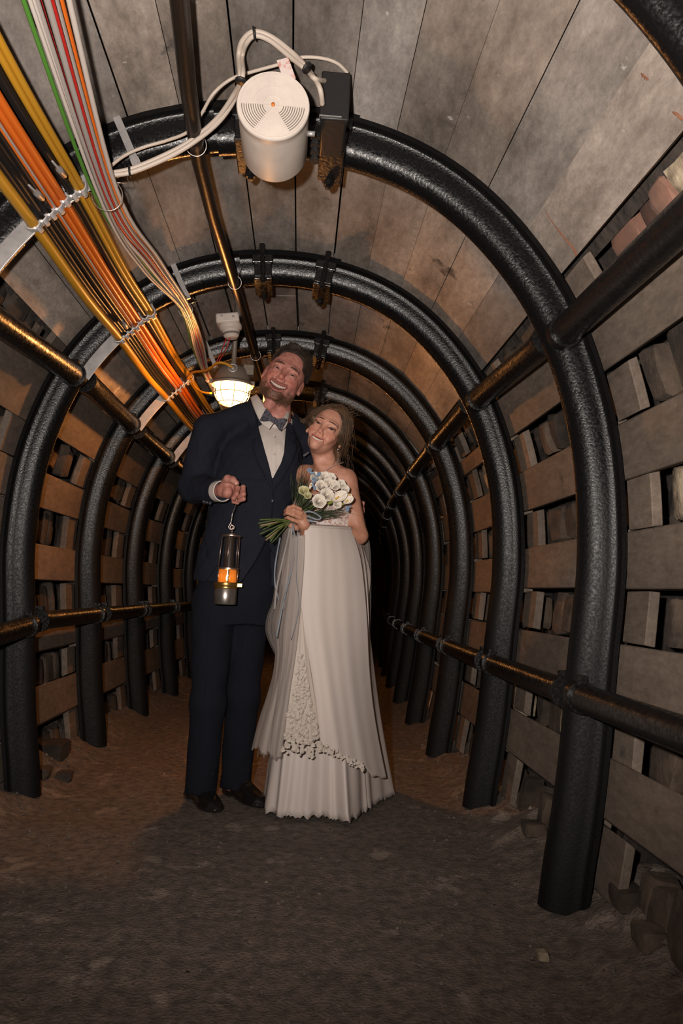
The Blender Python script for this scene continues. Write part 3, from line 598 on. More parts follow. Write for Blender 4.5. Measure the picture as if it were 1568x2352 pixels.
def nets(f, ax, ay, az, B=6):
    X = [np.pad(a, (0, (-(len(a) - 1)) % B), mode='linear_ramp', end_values=(a[0], a[-1] + ((-(len(a) - 1)) % B)*(a[-1] - a[-2]) if (len(a) - 1) % B else a[-1])) for a in (ax, ay, az)]
    n = [len(a) for a in X]; nb = [(k - 1)//B for k in n]
    cc = [(a[0:-1:B][:m] + a[B::B][:m])/2 for a, m in zip(X, nb)]; hh = [(a[B::B][:m] - a[0:-1:B][:m])/2 for a, m in zip(X, nb)]
    G = np.stack(np.meshgrid(*cc, indexing='ij'), -1).reshape(-1, 3).astype(np.float32)
    H = np.sqrt(sum(h**2 for h in np.meshgrid(*hh, indexing='ij'))).reshape(-1)
    D = np.concatenate([f(G[i:i + 60000]) for i in range(0, len(G), 60000)]); keep = (np.abs(D) < H*1.25 + .006).reshape(nb)
    F = np.where(D < 0, -1., 1.).astype(np.float32).reshape(nb)
    F = F.repeat(B, 0).repeat(B, 1).repeat(B, 2); F = np.pad(F, ((0, 1),)*3, mode='edge')
    M = keep.repeat(B, 0).repeat(B, 1).repeat(B, 2); M = np.pad(M, ((0, 1),)*3)
    for a in range(3): M = M | np.roll(M, 1, a)
    I = np.argwhere(M); V = np.empty(len(I), np.float32)
    for i in range(0, len(I), 200000):
        q = I[i:i + 200000]; V[i:i + 200000] = f(np.stack([X[0][q[:, 0]], X[1][q[:, 1]], X[2][q[:, 2]]], -1).astype(np.float32))
    F[M] = V; S = F < 0; del M
    cnt = np.zeros([k - 1 for k in n], np.uint8); cor = [(i, j, k) for i in (0, 1) for j in (0, 1) for k in (0, 1)]
    sl = lambda o, q: slice(o, q - 1 + o)
    for o in cor: cnt += S[sl(o[0], n[0]), sl(o[1], n[1]), sl(o[2], n[2])]
    A = np.argwhere((cnt > 0) & (cnt < 8)); idx = -np.ones(cnt.shape, np.int32); idx[tuple(A.T)] = np.arange(len(A))
    acc = np.zeros((len(A), 3)); num = np.zeros(len(A))
    val = [F[A[:, 0] + o[0], A[:, 1] + o[1], A[:, 2] + o[2]] for o in cor]
    for i in range(8):
        for ax_ in range(3):
            if cor[i][ax_] == 0:
                j = i + (4, 2, 1)[ax_]; a, b = val[i], val[j]; m = (a < 0) != (b < 0); t = np.where(m, a/np.where(m, a - b, 1), 0)
                e = np.tile(np.array(cor[i], float), (len(A), 1)); e[:, ax_] += t; acc += e*m[:, None]; num += m
    P = A + acc/num[:, None]; P = np.stack([np.interp(P[:, k], np.arange(n[k]), X[k]) for k in range(3)], -1)
    quads = []
    for a in range(3):
        b, c = (a + 1) % 3, (a + 2) % 3; s0 = [slice(None)]*3; s1 = [slice(None)]*3; s0[a] = slice(0, n[a] - 1); s1[a] = slice(1, n[a])
        E = np.argwhere(S[tuple(s0)] != S[tuple(s1)]); E = E[(E[:, b] > 0) & (E[:, c] > 0) & (E[:, b] < n[b] - 1) & (E[:, c] < n[c] - 1)]
        ins = S[tuple(E.T)]; q = []
        for db, dc in ((-1, -1), (0, -1), (0, 0), (-1, 0)):
            t = E.copy(); t[:, b] += db; t[:, c] += dc; q.append(idx[tuple(t.T)])
        q = np.stack(q, -1); q[~ins] = q[~ins][:, ::-1]; quads.append(q)
    Q = np.concatenate(quads); Q = Q[(Q >= 0).all(1)]
    return P.astype(np.float32), Q
def sdfobj(name, f, box, res, m, parent, col=None, fine=((), (), ()), sm=1):
    ax = [axis(box[2*k], box[2*k + 1], res, fine[k]) for k in range(3)]
    P, Q = nets(f, *ax)
    for _ in range(sm):      # light relax
        acc = np.zeros_like(P); cn = np.zeros(len(P))
        for a, b in ((0, 1), (1, 2), (2, 3), (3, 0)):
            np.add.at(acc, Q[:, a], P[Q[:, b]]); np.add.at(acc, Q[:, b], P[Q[:, a]]); np.add.at(cn, Q[:, a], 1); np.add.at(cn, Q[:, b], 1)
        P = P*.6 + .4*acc/np.maximum(cn, 1)[:, None]
    off = Vector(parent.location) if parent else Vector()
    if parent and parent.parent: off = off + Vector(parent.parent.location)
    me = bpy.data.meshes.new(name); me.vertices.add(len(P)); me.vertices.foreach_set('co', (P - NP(off)).astype('f').ravel())
    me.loops.add(len(Q)*4); me.loops.foreach_set('vertex_index', Q.astype('i').ravel()); me.polygons.add(len(Q))
    me.polygons.foreach_set('loop_start', np.arange(0, len(Q)*4, 4, dtype='i')); me.polygons.foreach_set('loop_total', np.full(len(Q), 4, dtype='i'))
    me.update(calc_edges=True); me.polygons.foreach_set('use_smooth', [True]*len(Q)); me.materials.append(MATS[m])
    if col is not None:
        cc = col(P); a = me.color_attributes.new('Col', 'FLOAT_COLOR', 'POINT'); a.data.foreach_set('color', np.concatenate([cc, np.ones((len(P), 1))], 1).astype('f').ravel())
    o = bpy.data.objects.new(name, me); C.objects.link(o); o.parent = parent; return o
def frame_head(c, roll, yaw=0, pitch=0, s=1.0):
    R = (Matrix.Rotation(roll, 3, 'Y') @ Matrix.Rotation(yaw, 3, 'Z') @ Matrix.Rotation(pitch, 3, 'X'))
    Rn = NP(R); c = NP(c)
    return (lambda p: ((p - c) @ Rn)/s), (lambda v: Vector(c) + R @ (Vector(v)*s)), R
# head in its own frame: x to the picture's right, y towards the back, z up, origin between the eyes inside the skull
def head_sdf(q, male=True, openm=.0075, mw=.026, lidh=.0030):
    x, y, z = q[:, 0], q[:, 1], q[:, 2]; ax_ = np.abs(x); m = np.stack([ax_, y, z], -1); MZ = -.071 if male else -.0665
    d = ell(q, (0, .018, .038), (.074, .094, .082))
    d = smin(d, ell(q, (0, -.022, -.012), (.066 if male else .058, .070, .080)), .03)
    d = smin(d, ell(q, (0, -.028, -.066 if male else -.060), (.058 if male else .043, .052, .042)), .03)
    if male: d = smin(d, ell(m, (.046, -.012, -.058), (.018, .032, .030)), .03)
    d = smin(d, ell(q, (0, -.076, -.100 if male else -.090), (.027 if male else .017, .017, .016)), .028)
    d = smin(d, ell(m, (.040, -.060, -.026), (.020, .018, .014)), .02)
    d = smin(d, ell(m, (.034, -.072, -.044), (.015, .012, .015)), .018)
    d = smin(d, cap(m, (.010, -.084, .020), (.040, -.074, .022), .010 if male else .007, .007), .018)
    d = smax(d, -ell(m, (.031, -.093, .000), (.019, .013, .0105)), .012)
    e = np.array((.0315, -.0735, .0005)); d = smin(d, ell(m, e, (.0155, .0145, .0135)), .004)
    xe = ax_ - .0315; zl = z + .0012 - .10*xe; op = np.abs(zl + 6*xe*xe) - lidh*(1 - (xe/.0142)**2)
    op = np.maximum(op, y + .078); op = np.maximum(op, np.abs(xe) - .0142); d = smax(d, -op, .0015)
    d = smin(d, cap(m, (.020, -.0845, -.0075), (.042, -.078, -.0075), .0028, .0022), .006)
    nw = 1.0 if male else .82
    d = smin(d, cap(q, (0, -.086, .008), (0, -.108 if male else -.104, -.030), .0075*nw, .0105*nw), .012)
    d = smin(d, ell(q, (0, -.110 if male else -.106, -.033), (.0105*nw, .0095, .0085)), .006)
    d = smin(d, ell(m, (.0125*nw, -.098, -.038), (.0068*nw, .0085, .0062)), .006)
    d = smax(d, -ell(m, (.0062*nw, -.106, -.0445), (.0036, .0045, .0045)), .003)
    d = smin(d, ell(q, (0, -.080, -.062), (.030, .020, .026)), .014)       # muzzle
    d = smax(d, -cap(m, (.017, -.097, -.036), (.0345, -.080, -.062), .0018, .0030), .007)   # smile fold
    cz = z - (MZ + 11*x*x)         # smile curve
    w = np.clip(1 - (x/(mw + .005))**2, 0, 1)**.5
    lips = np.sqrt((cz/ (openm + .0058))**2 + ((y + .0925 + -14*x*x*0)/.016)**2 + (x/(mw + .006))**2) - 1
    dl = lips*.006
    yf = -.0965 + 7*x*x      # lip surface depth
    up = ln(np.stack([(cz - openm*w - .0028), (y - yf)], -1)) - .0038*np.clip(w*1.3, .35, 1)
    lo_ = ln(np.stack([(cz + openm*w + .0034), (y - yf - .001)], -1)) - .0046*np.clip(w*1.3, .35, 1)
    xl = ax_ - (mw + .003); up = np.maximum(up, xl); lo_ = np.maximum(lo_, xl)
    d = smin(d, smin(up, lo_, .002), .005)
    mo = np.maximum(np.maximum(np.abs(cz) - openm*w, y + .070), ax_ - mw); d = smax(d, -mo, .0016)
    # ears
    Re = Matrix.Rotation(-.35, 3, 'Z') @ Matrix.Rotation(.12, 3, 'X')
    ea = ell(m, (.077, .008, -.008), (.0068, .0150, .028), Re); ea = smax(ea, -ell(m, (.0828, .002, -.004), (.0052, .0092, .018), Re), .004)
    ea = smin(ea, ell(m, (.078, .000, -.030), (.006, .009, .009)), .008)
    d = smin(d, ea, .007)
    d = smax(d, .6*(-y - .02 - .2) , .001)
    return d
def mixc(a, b, t): return a*(1 - t[:, None]) + np.array(b)[None]*t[:, None]
def head_col(q, base, male=True, openm=.0075, mw=.026, n=None):
    x, y, z = q[:, 0], q[:, 1], q[:, 2]; ax_ = np.abs(x); c = np.tile(np.array(base, float), (len(q), 1)); MZ = -.071 if male else -.0665
    nz = np.sin(x*830 + 3*np.sin(z*410))*np.sin(z*760 + 2*np.sin(x*530)); 
    red = np.exp(-((ax_ - .040)/.020)**2 - ((z + .035)/.018)**2)*(y < -.03) + 1.0*np.exp(-(x/.012)**2 - ((z + .034)/.014)**2)*(y < -.09)
    c = mixc(c, (.52, .15, .10) if male else (.58, .22, .16), np.clip(red*.55, 0, 1))
    cz = z - (MZ + 11*x*x); w = np.clip(1 - (x/(mw + .005))**2, 0, 1)**.5
    if male:
        b = sst(-z, .074, .086)*sst(-y, .005, .035)*np.clip(1.05 + .0*x, 0, 1); b = np.maximum(b, sst(-z, .040, .075)*sst(ax_, .034, .048)*sst(-y, -.015, .01)*.6)
        b = np.maximum(b, np.exp(-((cz - .0155)/.0055)**2)*(ax_ < .034)*(y < -.07)*.6)
        b = np.maximum(b, sst(ax_, .058, .066)*sst(y, -.050, -.030)*(1 - sst(y, .0, .012))*sst(-z, -.03, .03)*.35)
        b = b*(1 - np.exp(-((z + .085)/.006)**2 - (x/.03)**2)*.5*(y < -.08)); b = b*(1 - sst(-z, .104, .118))
        c = mixc(c, (.10, .055, .030), np.clip(b*(.80 + .30*nz), 0, 1))
        side = sst(z, .015, .04)*sst(ax_, .052, .062)*sst(y, -.065, -.05); c = mixc(c, (.10, .05, .03), side*.55)
    lip = (np.abs(cz) < openm*w + (.0044 if not male else .0050)*np.clip(w*1.2, .3, 1))*(ax_ < mw + .004)*(y < -.078)
    c = mixc(c, (.42, .10, .085) if male else (.50, .085, .075), lip*.80)
    ins = (np.abs(cz) < openm*w*1.05 + .0004)*(ax_ < mw)*(y > -.0895 + 6*x*x)*(y < -.05); c = mixc(c, (.15, .025, .02), ins*1.0)
    xb = ax_ - .030; bz = z - (.0195 + (.0035 if male else .0045) - 8*xb*xb - .02*xb); th = (.0042 if male else .0026)*np.clip(1 - (xb/.021)**2, 0, 1)**.5
    br = sst(-np.abs(bz), -th - .001, -th + .001)*(y < -.05)*(np.abs(xb) < .021); c = mixc(c, (.10, .055, .035) if male else (.055, .03, .02), br*(.85 if male else .95))
    xe = ax_ - .0315; eye = np.abs(z + .0012 - .10*xe + 6*xe*xe); lash = (eye < (.0062 if male else .0068))*(np.abs(xe) < .0165)*(z > -.002)*(y < -.06)*(eye > .002)
    c = mixc(c, (.16, .08, .06) if male else (.03, .016, .013), lash*(.35 if male else .85))
    ring = (eye < .010)*(np.abs(xe) < .018)*(y < -.06); c = mixc(c, (.33, .14, .11), ring*.25)
    return c
def fuzz(body, F, G, mask, n, L_, r, mt, name, par, down=(0, -.35, -.6), seed=1):
    me = body.data; V = np.empty(len(me.vertices)*3, 'f'); me.vertices.foreach_get('co', V); V = V.reshape(-1, 3) + NP(par.location); W_ = mask(F(V)); idx_ = np.nonzero(W_ > .35)[0]; rr = random.Random(seed); m = MB()
    if len(idx_) == 0: return
    for k in range(n):
        i = int(idx_[rr.randrange(len(idx_))]); p = Vector(V[i].tolist()); nn = Vector(me.vertices[i].normal); o0 = G((0, 0, 0)); dv = (G(down) - o0).normalized()
        d = (nn*.55 + dv*.8 + Vector((rr.uniform(-.3, .3), rr.uniform(-.2, .2), rr.uniform(-.3, .3)))).normalized(); l = L_*rr.uniform(.5, 1.2)
        m.tube([p - nn*.0005, p + d*l*.6, p + d*l + dv*l*.1], [r, r*.8, r*.3], 3, cap=False)
    return m.build(name, mt, par)
def brow_mask(male):
    def f(q):
        x, y, z = q[:, 0], q[:, 1], q[:, 2]; xb = np.abs(x) - .030; bz = z - (.0195 + (.0035 if male else .0045) - 8*xb*xb - .02*xb); th = (.0032 if male else .0016)*np.clip(1 - (xb/.021)**2, 0, 1)**.5
        return ((np.abs(bz) < th) & (y < -.05) & (np.abs(xb) < .021)).astype(float)
    return f
def rot_from(d, up=(0, 0, 1)):
    return Vector(d).normalized().to_track_quat('Z', 'Y').to_matrix()
def eyeset(par, G, R, s, iris):
    for sx in (-1, 1):
        c = G((sx*.0315, -.0735, .0005)); dirv = (CAMP + Vector((0, 0, .5)) - c).normalized(); Q = rot_from(dirv); r = .0125*s
        prof = [(r*math.sin(t), r*math.cos(t)) for t in [math.pi*k/16 for k in range(16, -1, -1)]]
        e = MB().lathe([(max(a, .0001), b) for a, b in prof], c, Q, 20, cap=False).build('eye', 'eye_white', par)
        m = MB(); m.lathe([(.0066*s, r*.80), (.0066*s, r*.862), (.005*s, r*.93), (.003*s, r*.985), (.0001, r*1.012)], c, Q, 18, cap=False); m.build('iris', iris, e)
        m = MB(); m.lathe([(.0034*s, r*.95), (.0034*s, r*.985), (.0001, r*1.022)], c, Q, 14, cap=False); m.build('pupil', 'pupil', e)
def teeth(par, G, zc, h, w, n, y0=-.0865, lower=False, m_='teeth'):
    m = MB()
    for k in range(n):
        u = (k - (n - 1)/2)/((n - 1)/2); x = u*w; y = y0 + 9*x*x; z = zc + 11*x*x; hh = h*(1 - .25*abs(u)); ww = w/(n - 1)*1.10
        P = []
        for j, zz in enumerate((-.5, -.42, -.15, .3, .5)):
            sc = (.72, .92, 1, .96, .85)[j]; P.append([G((x + ww*sc*math.copysign(abs(math.cos(t))**.6, math.cos(t)), y + .0030*math.sin(t)*1.0, z + zz*hh*2)) for t in [2*math.pi*q/10 for q in range(10)]])
        m.grid(P, closed=True)
    return m.build('teeth', m_, par)
mat('skin_man', rough=.58, attr='Col', col2=(.66, .56, .54), scale=42, lo=.34, hi=.62, sss=.2, bump=.12, bscale=320, bdist=.001)
mat('skin_woman', rough=.52, attr='Col', col2=(.80, .72, .69), scale=40, lo=.3, hi=.6, sss=.25)
mat('eye_white', (.24, .21, .20), .08); mat('iris_blue', (.04, .055, .07), .06); mat('iris_brown', (.03, .025, .02), .06); mat('pupil', (.004, .004, .004), .1)
mat('beard_brown', (.10, .052, .026), .55); mat('brow_dark', (.045, .024, .014), .55)
mat('teeth', (.60, .53, .43), .35)
mat('hair_brown', (.040, .021, .011), .75, col2=(.014, .008, .005), scale=60, stretch=(1, 1, .25), bump=.4, bscale=260, bdist=.002)
mat('hair_dark_blond', (.125, .066, .032), .6, col2=(.045, .024, .012), scale=50, stretch=(1, 1, .3), bump=.3, bscale=200, bdist=.001)
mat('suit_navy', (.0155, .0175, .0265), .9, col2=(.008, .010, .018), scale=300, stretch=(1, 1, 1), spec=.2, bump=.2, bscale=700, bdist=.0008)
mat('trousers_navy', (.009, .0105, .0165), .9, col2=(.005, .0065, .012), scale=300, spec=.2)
mat('shirt_white', (.62, .56, .52), .7, col2=(.56, .50, .46), scale=30)
mat('tie_tweed', (.11, .105, .125), .85, col2=(.022, .022, .034), scale=240, stretch=(1, 1, .35), lo=.42, hi=.58)
mat('shoe_leather', (.010, .009, .009), .32, coat=.3)
mat('silver', (.6, .56, .52), .25, metal=1)
# ------------------------------------------------------------------ the man
A3 = lambda px, py, Y: NP(at(px, py, Y))
GB = Vector((-.14, 3.16, 0))
man = thing('person', GB, 'laughing bearded man in navy suit and bow tie holding a miner\'s lantern', 'person')
g_c = at(652.5, 868, 3.115); Gf, GG, GR = frame_head(g_c, math.radians(24), math.radians(2), math.radians(-2), 1.07)
nk0, nk1 = at(634, 985, 3.17), GG((0, .030, -.06))
shL, elL, wrL = at(487, 998, 3.12), at(448, 1130, 3.15), at(514, 1126, 2.925)
shR, elR, wrR = at(697, 1022, 3.25), at(745, 1150, 3.37), at(790, 1160, 3.22)
hipL, knL, anL = at(492, 1385, 3.17), at(478, 1610, 3.12), at(461, 1815, 3.16)
hipR, knR, anR = at(572, 1385, 3.22), at(557, 1600, 3.22), at(540, 1805, 3.26)
pel = at(533, 1345, 3.2)
# right hand (picture left) closed round the hook: palm frame
HD = [  # fingers as px,py,Y chains
    ([(541, 1126, 2.935), (551, 1113, 2.90), (548, 1127, 2.872), (541, 1132, 2.885)], .0095, .0085),
    ([(543, 1133, 2.94), (558, 1119, 2.905), (559, 1135, 2.875), (549, 1142, 2.885)], .0095, .0085),
    ([(541, 1140, 2.945), (559, 1133, 2.915), (559, 1146, 2.885), (549, 1150, 2.895)], .0090, .0080),
    ([(535, 1146, 2.95), (549, 1146, 2.93), (545, 1154, 2.905), (536, 1153, 2.91)], .0082, .0072)]
HD[0] = ([(537, 1118, 2.915), (545, 1121, 2.885), (543, 1134, 2.865), (537, 1144, 2.872)], .0105, .0088)
def man_hand(p):
    w = wrL; pc = at(524, 1124, 2.925)
    d = cap(p, w, pc, .025, .028); d = smin(d, ell(p, NP(at(527, 1124, 2.92)), (.024, .026, .035)), .015)
    d = smin(d, cap(p, at(523, 1112, 2.905), at(521, 1134, 2.895), .0165, .0175), .012)       # thumb ball
    d = smin(d, ell(p, NP(at(524, 1129, 2.888)), (.0155, .014, .018)), .008)
    for pts, r0, r1 in HD:
        q = [NP(at(*a)) for a in pts]; d = smin(d, chain(p, q, [r0, r0, (r0 + r1)/2, r1], .004), .0035)
    th = [NP(at(*a)) for a in ((517, 1108, 2.915), (523, 1100, 2.885), (534, 1102, 2.870), (543, 1110, 2.862))]
    d = smin(d, chain(p, th, [.017, .0155, .0128, .0105], .006), .005)
    return d
def far_hand(p, w, dirv, sgn=1):
    d_ = Vector(dirv).normalized(); s_ = d_.cross(Vector((0, 1, 0))).normalized(); w = Vector(w); pc = w + d_*.045
    d = cap(p, w, pc, .024, .026); d = smin(d, cap(p, pc + s_*.02, pc - s_*.02, .016, .016), .012)
    for k in range(4):
        b = pc + s_*(.028 - .0185*k) + d_*.03; L_ = (.036, .040, .037, .029)[k]
        d = smin(d, chain(p, [b, b + d_*L_, b + d_*(L_*1.7) + Vector((0, -.010, 0)), b + d_*(L_*2.0) + Vector((0, -.024, 0))], [.0095, .009, .008, .0072], .004), .004)
    t = w + d_*.02 + s_*.022*sgn; return smin(d, chain(p, [t, t + d_*.03 + s_*.022*sgn, t + d_*.055 + s_*.028*sgn], [.012, .011, .009], .005), .007)
YW = -.30
TST = [(.845, -.112, 3.165, .188, .128), (.95, -.110, 3.165, .184, .124), (1.08, -.095, 3.165, .172, .117), (1.2, -.075, 3.16, .174, .120), (1.33, -.055, 3.155, .186, .124), (1.43, -.052, 3.16, .182, .112), (1.50, -.04, 3.165, .12, .075), (1.545, -.0, 3.165, .06, .04)]
def man_body(p):
    d = head_sdf(Gf(p), True, .0105, .0325, .0024)*1.07
    neck = cap(p, nk0, nk1, .062, .057); q = Gf(p); neck = smin(neck, ell(q, (0, -.022, -.125), (.024, .03, .03)), .03)
    d = smin(d, neck, .022)
    t = loft(p, [(a_, b_, c_ + .01, e_ - (.045 if a_ > 1.05 else .060), f_ - (.042 if a_ > 1.05 else .055)) for a_, b_, c_, e_, f_ in TST[:-2]] + [(1.49, -.03, 3.17, .05, .04)], 2.2, YW)
    d = smin(d, t, .04); d = smin(d, cap(p, shL + Vector((.015, .03, .012)), nk0, .034, .042), .01); d = smin(d, cap(p, shR + Vector((-.015, .02, .012)), nk0, .034, .042), .01)
    for s, e, w in ((shL, elL, wrL), (shR, elR, wrR)):
        d = smin(d, cap(p, s, e, .038, .034), .02); d = smin(d, cap(p, e, w, .038, .026), .015)
    d = smin(d, man_hand(p), .01); d = smin(d, far_hand(p, wrR, (.6, -.2, -.35)), .01)
    for h, k, a in ((hipL, knL, anL), (hipR, knR, anR)):
        d = smin(d, cap(p, h, k, .075, .052), .04); d = smin(d, cap(p, k, a, .053, .036), .02)
        tt = Vector(a) + Vector((.05, -.10, -.060)); d = smin(d, cap(p, a, Vector(a) + Vector((0, .01, -.05)), .028, .018), .02); d = smin(d, cap(p, Vector(a) + Vector((0, 0, -.055)), tt, .018, .016), .02)
    return d
def man_col(P):
    c = np.tile(np.array((.52, .24, .19)), (len(P), 1)); q = Gf(P); hm = (q[:, 2] > -.16)
    hc = head_col(q, (.56, .25, .20), True, .0105, .0325); c[hm] = hc[hm]
    r = np.exp(-(ln(P - A3(541, 1137, 2.88))/.03)**2); return mixc(c, (.42, .14, .095), np.clip(r*.5, 0, 1))
hb = GG((0, 0, -.02)); fz = [(hb.z - .16, hb.z + .16, .0017), (1.13, 1.30, .0018)]; fx = [(hb.x - .12, hb.x + .12, .0017), (-.22, -.10, .0018)]; fy = [(3.00, 3.12, .0018), (2.84, 3.0, .0018)]
mbody = sdfobj('body', man_body, (-.50, .40, 2.82, 3.46, .02, 1.98), .0085, 'skin_man', man, man_col, (fx, fy, fz), sm=0)
def beard_mask(q):
    x, y, z = q[:, 0], q[:, 1], q[:, 2]; a = np.abs(x); cz = z - (-.071 + 11*x*x); b = sst(-z, .076, .088)*sst(-y, .005, .035)*(z > -.116)*(np.abs(cz) > .017)
    b = np.maximum(b, sst(-z, .045, .075)*sst(a, .036, .048)*sst(-y, -.015, .01)*(z > -.105)*.6); return np.maximum(b, (np.abs(cz - .018) < .004)*(a < .03)*(y < -.07)*.5)
fuzz(mbody, Gf, GG, beard_mask, 3600, .0036, .0005, 'beard_brown', 'beard', man); fuzz(mbody, Gf, GG, brow_mask(True), 150, .0042, .0005, 'brow_dark', 'eyebrows', man, (0, -.1, .3), 2)
eyeset(man, GG, GR, 1.07, 'iris_blue')
teeth(man, GG, -.0632, .0056, .0275, 10); teeth(man, GG, -.0815, .0022, .020, 8, -.083)
m = MB(); m.lathe([(.0001, .006), (.012, .004), (.016, 0), (.012, -.004), (.0001, -.006)], GG((0, -.066, -.0800)), None, 16); m.build('tongue', mat('tongue', (.24, .045, .04), .8, spec=.05), man)
# nail of the thumb, ring
m = MB(); n0 = at(542.0, 1108.6, 2.8515); m.lathe([(.0001, .0012), (.005, .0006), (.0058, 0)], n0, rot_from((.05, -1, .35)), 12, cap=False); m.build('nail', mat('nail', (.60, .33, .27), .3), man)
m = MB(); m.tube(wring(at(556.5, 1143, 2.89), .0102, (.15, .3, -1)), .0016, 6, cap=False); m.build('ring', 'silver', man)
# hair: short, brushed up
def man_hair(p):
    q = Gf(p); x, y, z = q[:, 0], q[:, 1], q[:, 2]
    top = sst(z, .06, .12); n = wav(q, 95, 1)*.0015 + wav(q, 190, 2)*.0012 + wav(q, 420, .6)*.001
    sk = ell(q, (0, .018, .038), (.074, .094, .082)); d = sk - (.0035 + .0085*top + .009*sst(x, .02, .06)*sst(z, .03, .07)) - n*(.4 + .8*top)
    tuft = ell(q, (-.012, -.030, .121), (.030, .030, .012)); d = smin(d, tuft - n*1.5, .02)
    line = (.088 - 4.0*x*x - 7.0*np.maximum(0, np.abs(x) - .046)) - z                                     # front hairline
    fr = np.where(y < -.018, 1.0, 0.0); cutz = np.where(y < -.030, line, np.where(y < .02, (-.004 + (.05 - .05*sst(y, -.03, .0)) * 0 + .012) - z, -.055 - z))
    temple = sst(y, -.055, -.028); cutz = np.where(y < -.028, (1 - temple)*line + temple*(.012 - z), cutz)
    d = smax(d, cutz, .006); d = smax(d, -(ell(np.stack([np.abs(x), y, z], -1), (.080, .004, -.004), (.016, .021, .036))), .004)
    return d*1.03
sdfobj('hair', man_hair, (hb.x - .13, hb.x + .19, 2.98, 3.26, hb.z - .06, hb.z + .20), .0022, 'hair_brown', man, sm=0)
rs = random.Random(5); m = MB()
for k in range(4200):
    th, ph = rs.uniform(0, 6.283), math.acos(rs.uniform(-.1, 1)); v = Vector((.074*math.sin(ph)*math.cos(th), .018 + .094*math.sin(ph)*math.sin(th), .038 + .082*math.cos(ph)))
    if v.y < -.03 and v.z < .092 - 4*v.x*v.x: continue
    if v.z < .045 and v.y < -.01: continue
    n_ = (v - Vector((0, .018, .02))).normalized(); top = max(0, min(1, (v.z - .06)/.05)); L_ = .005 + .014*top*rs.uniform(.4, 1.4) + .004*(v.x > .03); o_ = v + n_*(.003 + .005*top + .006*(v.x > .03))
    dd = (n_ + Vector((-.5*top + rs.uniform(-.4, .4), -.3*top + rs.uniform(-.4, .4), .3 + rs.uniform(-.2, .4)))).normalized(); m.tube([GG(o_), GG(o_ + dd*L_*.6), GG(o_ + dd*L_ + Vector((rs.uniform(-.002, .002), 0, -.001)))], [.0008, .0007, .0003], 3, cap=False)
m.build('hair_strands', 'hair_brown', man)
# jacket
V2 = lambda *pp: [at(*a) for a in pp]
def poly_sd(P, poly):         # signed distance in x,z; negative inside
    x, z = P[:, 0], P[:, 2]; d = np.full(len(P), 1e9); ins = np.zeros(len(P), bool); n = len(poly)
    for i in range(n):
        (ax0, az0), (bx0, bz0) = poly[i], poly[(i + 1) % n]; ex, ez = bx0 - ax0, bz0 - az0; t = np.clip(((x - ax0)*ex + (z - az0)*ez)/(ex*ex + ez*ez + 1e-12), 0, 1)
        d = np.minimum(d, np.hypot(x - ax0 - t*ex, z - az0 - t*ez)); c = ((az0 > z) != (bz0 > z)) & (x < (bx0 - ax0)*(z - az0)/(bz0 - az0 + 1e-12) + ax0); ins ^= c
    return np.where(ins, -d, d)
PX = lambda L_, Y: [(at(a, b, Y).x, at(a, b, Y).z) for a, b in L_]
Vp = PX([(578, 905), (592, 975), (607, 1032), (618, 1070), (625.5, 1103), (632, 1090), (645, 1065), (652, 1040), (655.5, 985), (656, 940), (650, 900)], 3.045)
lapL = PX([(577, 912), (570, 925), (566, 955), (575, 1000), (586, 1003), (578, 1020), (590, 1060), (612, 1104), (625, 1128), (626, 1103), (607, 1032), (592, 975)], 3.045)
lapR = PX([(656, 940), (668, 960), (682, 1000), (672, 1012), (684, 1020), (672, 1060), (650, 1100), (626, 1130), (626, 1103), (645, 1065), (654, 1035), (656, 985)], 3.045)
edge = PX([(625, 1103), (628, 1150), (622, 1200), (600, 1270), (560, 1330), (540, 1350)], 3.045)
def torso(p): return loft(p, TST, 2.2, YW)
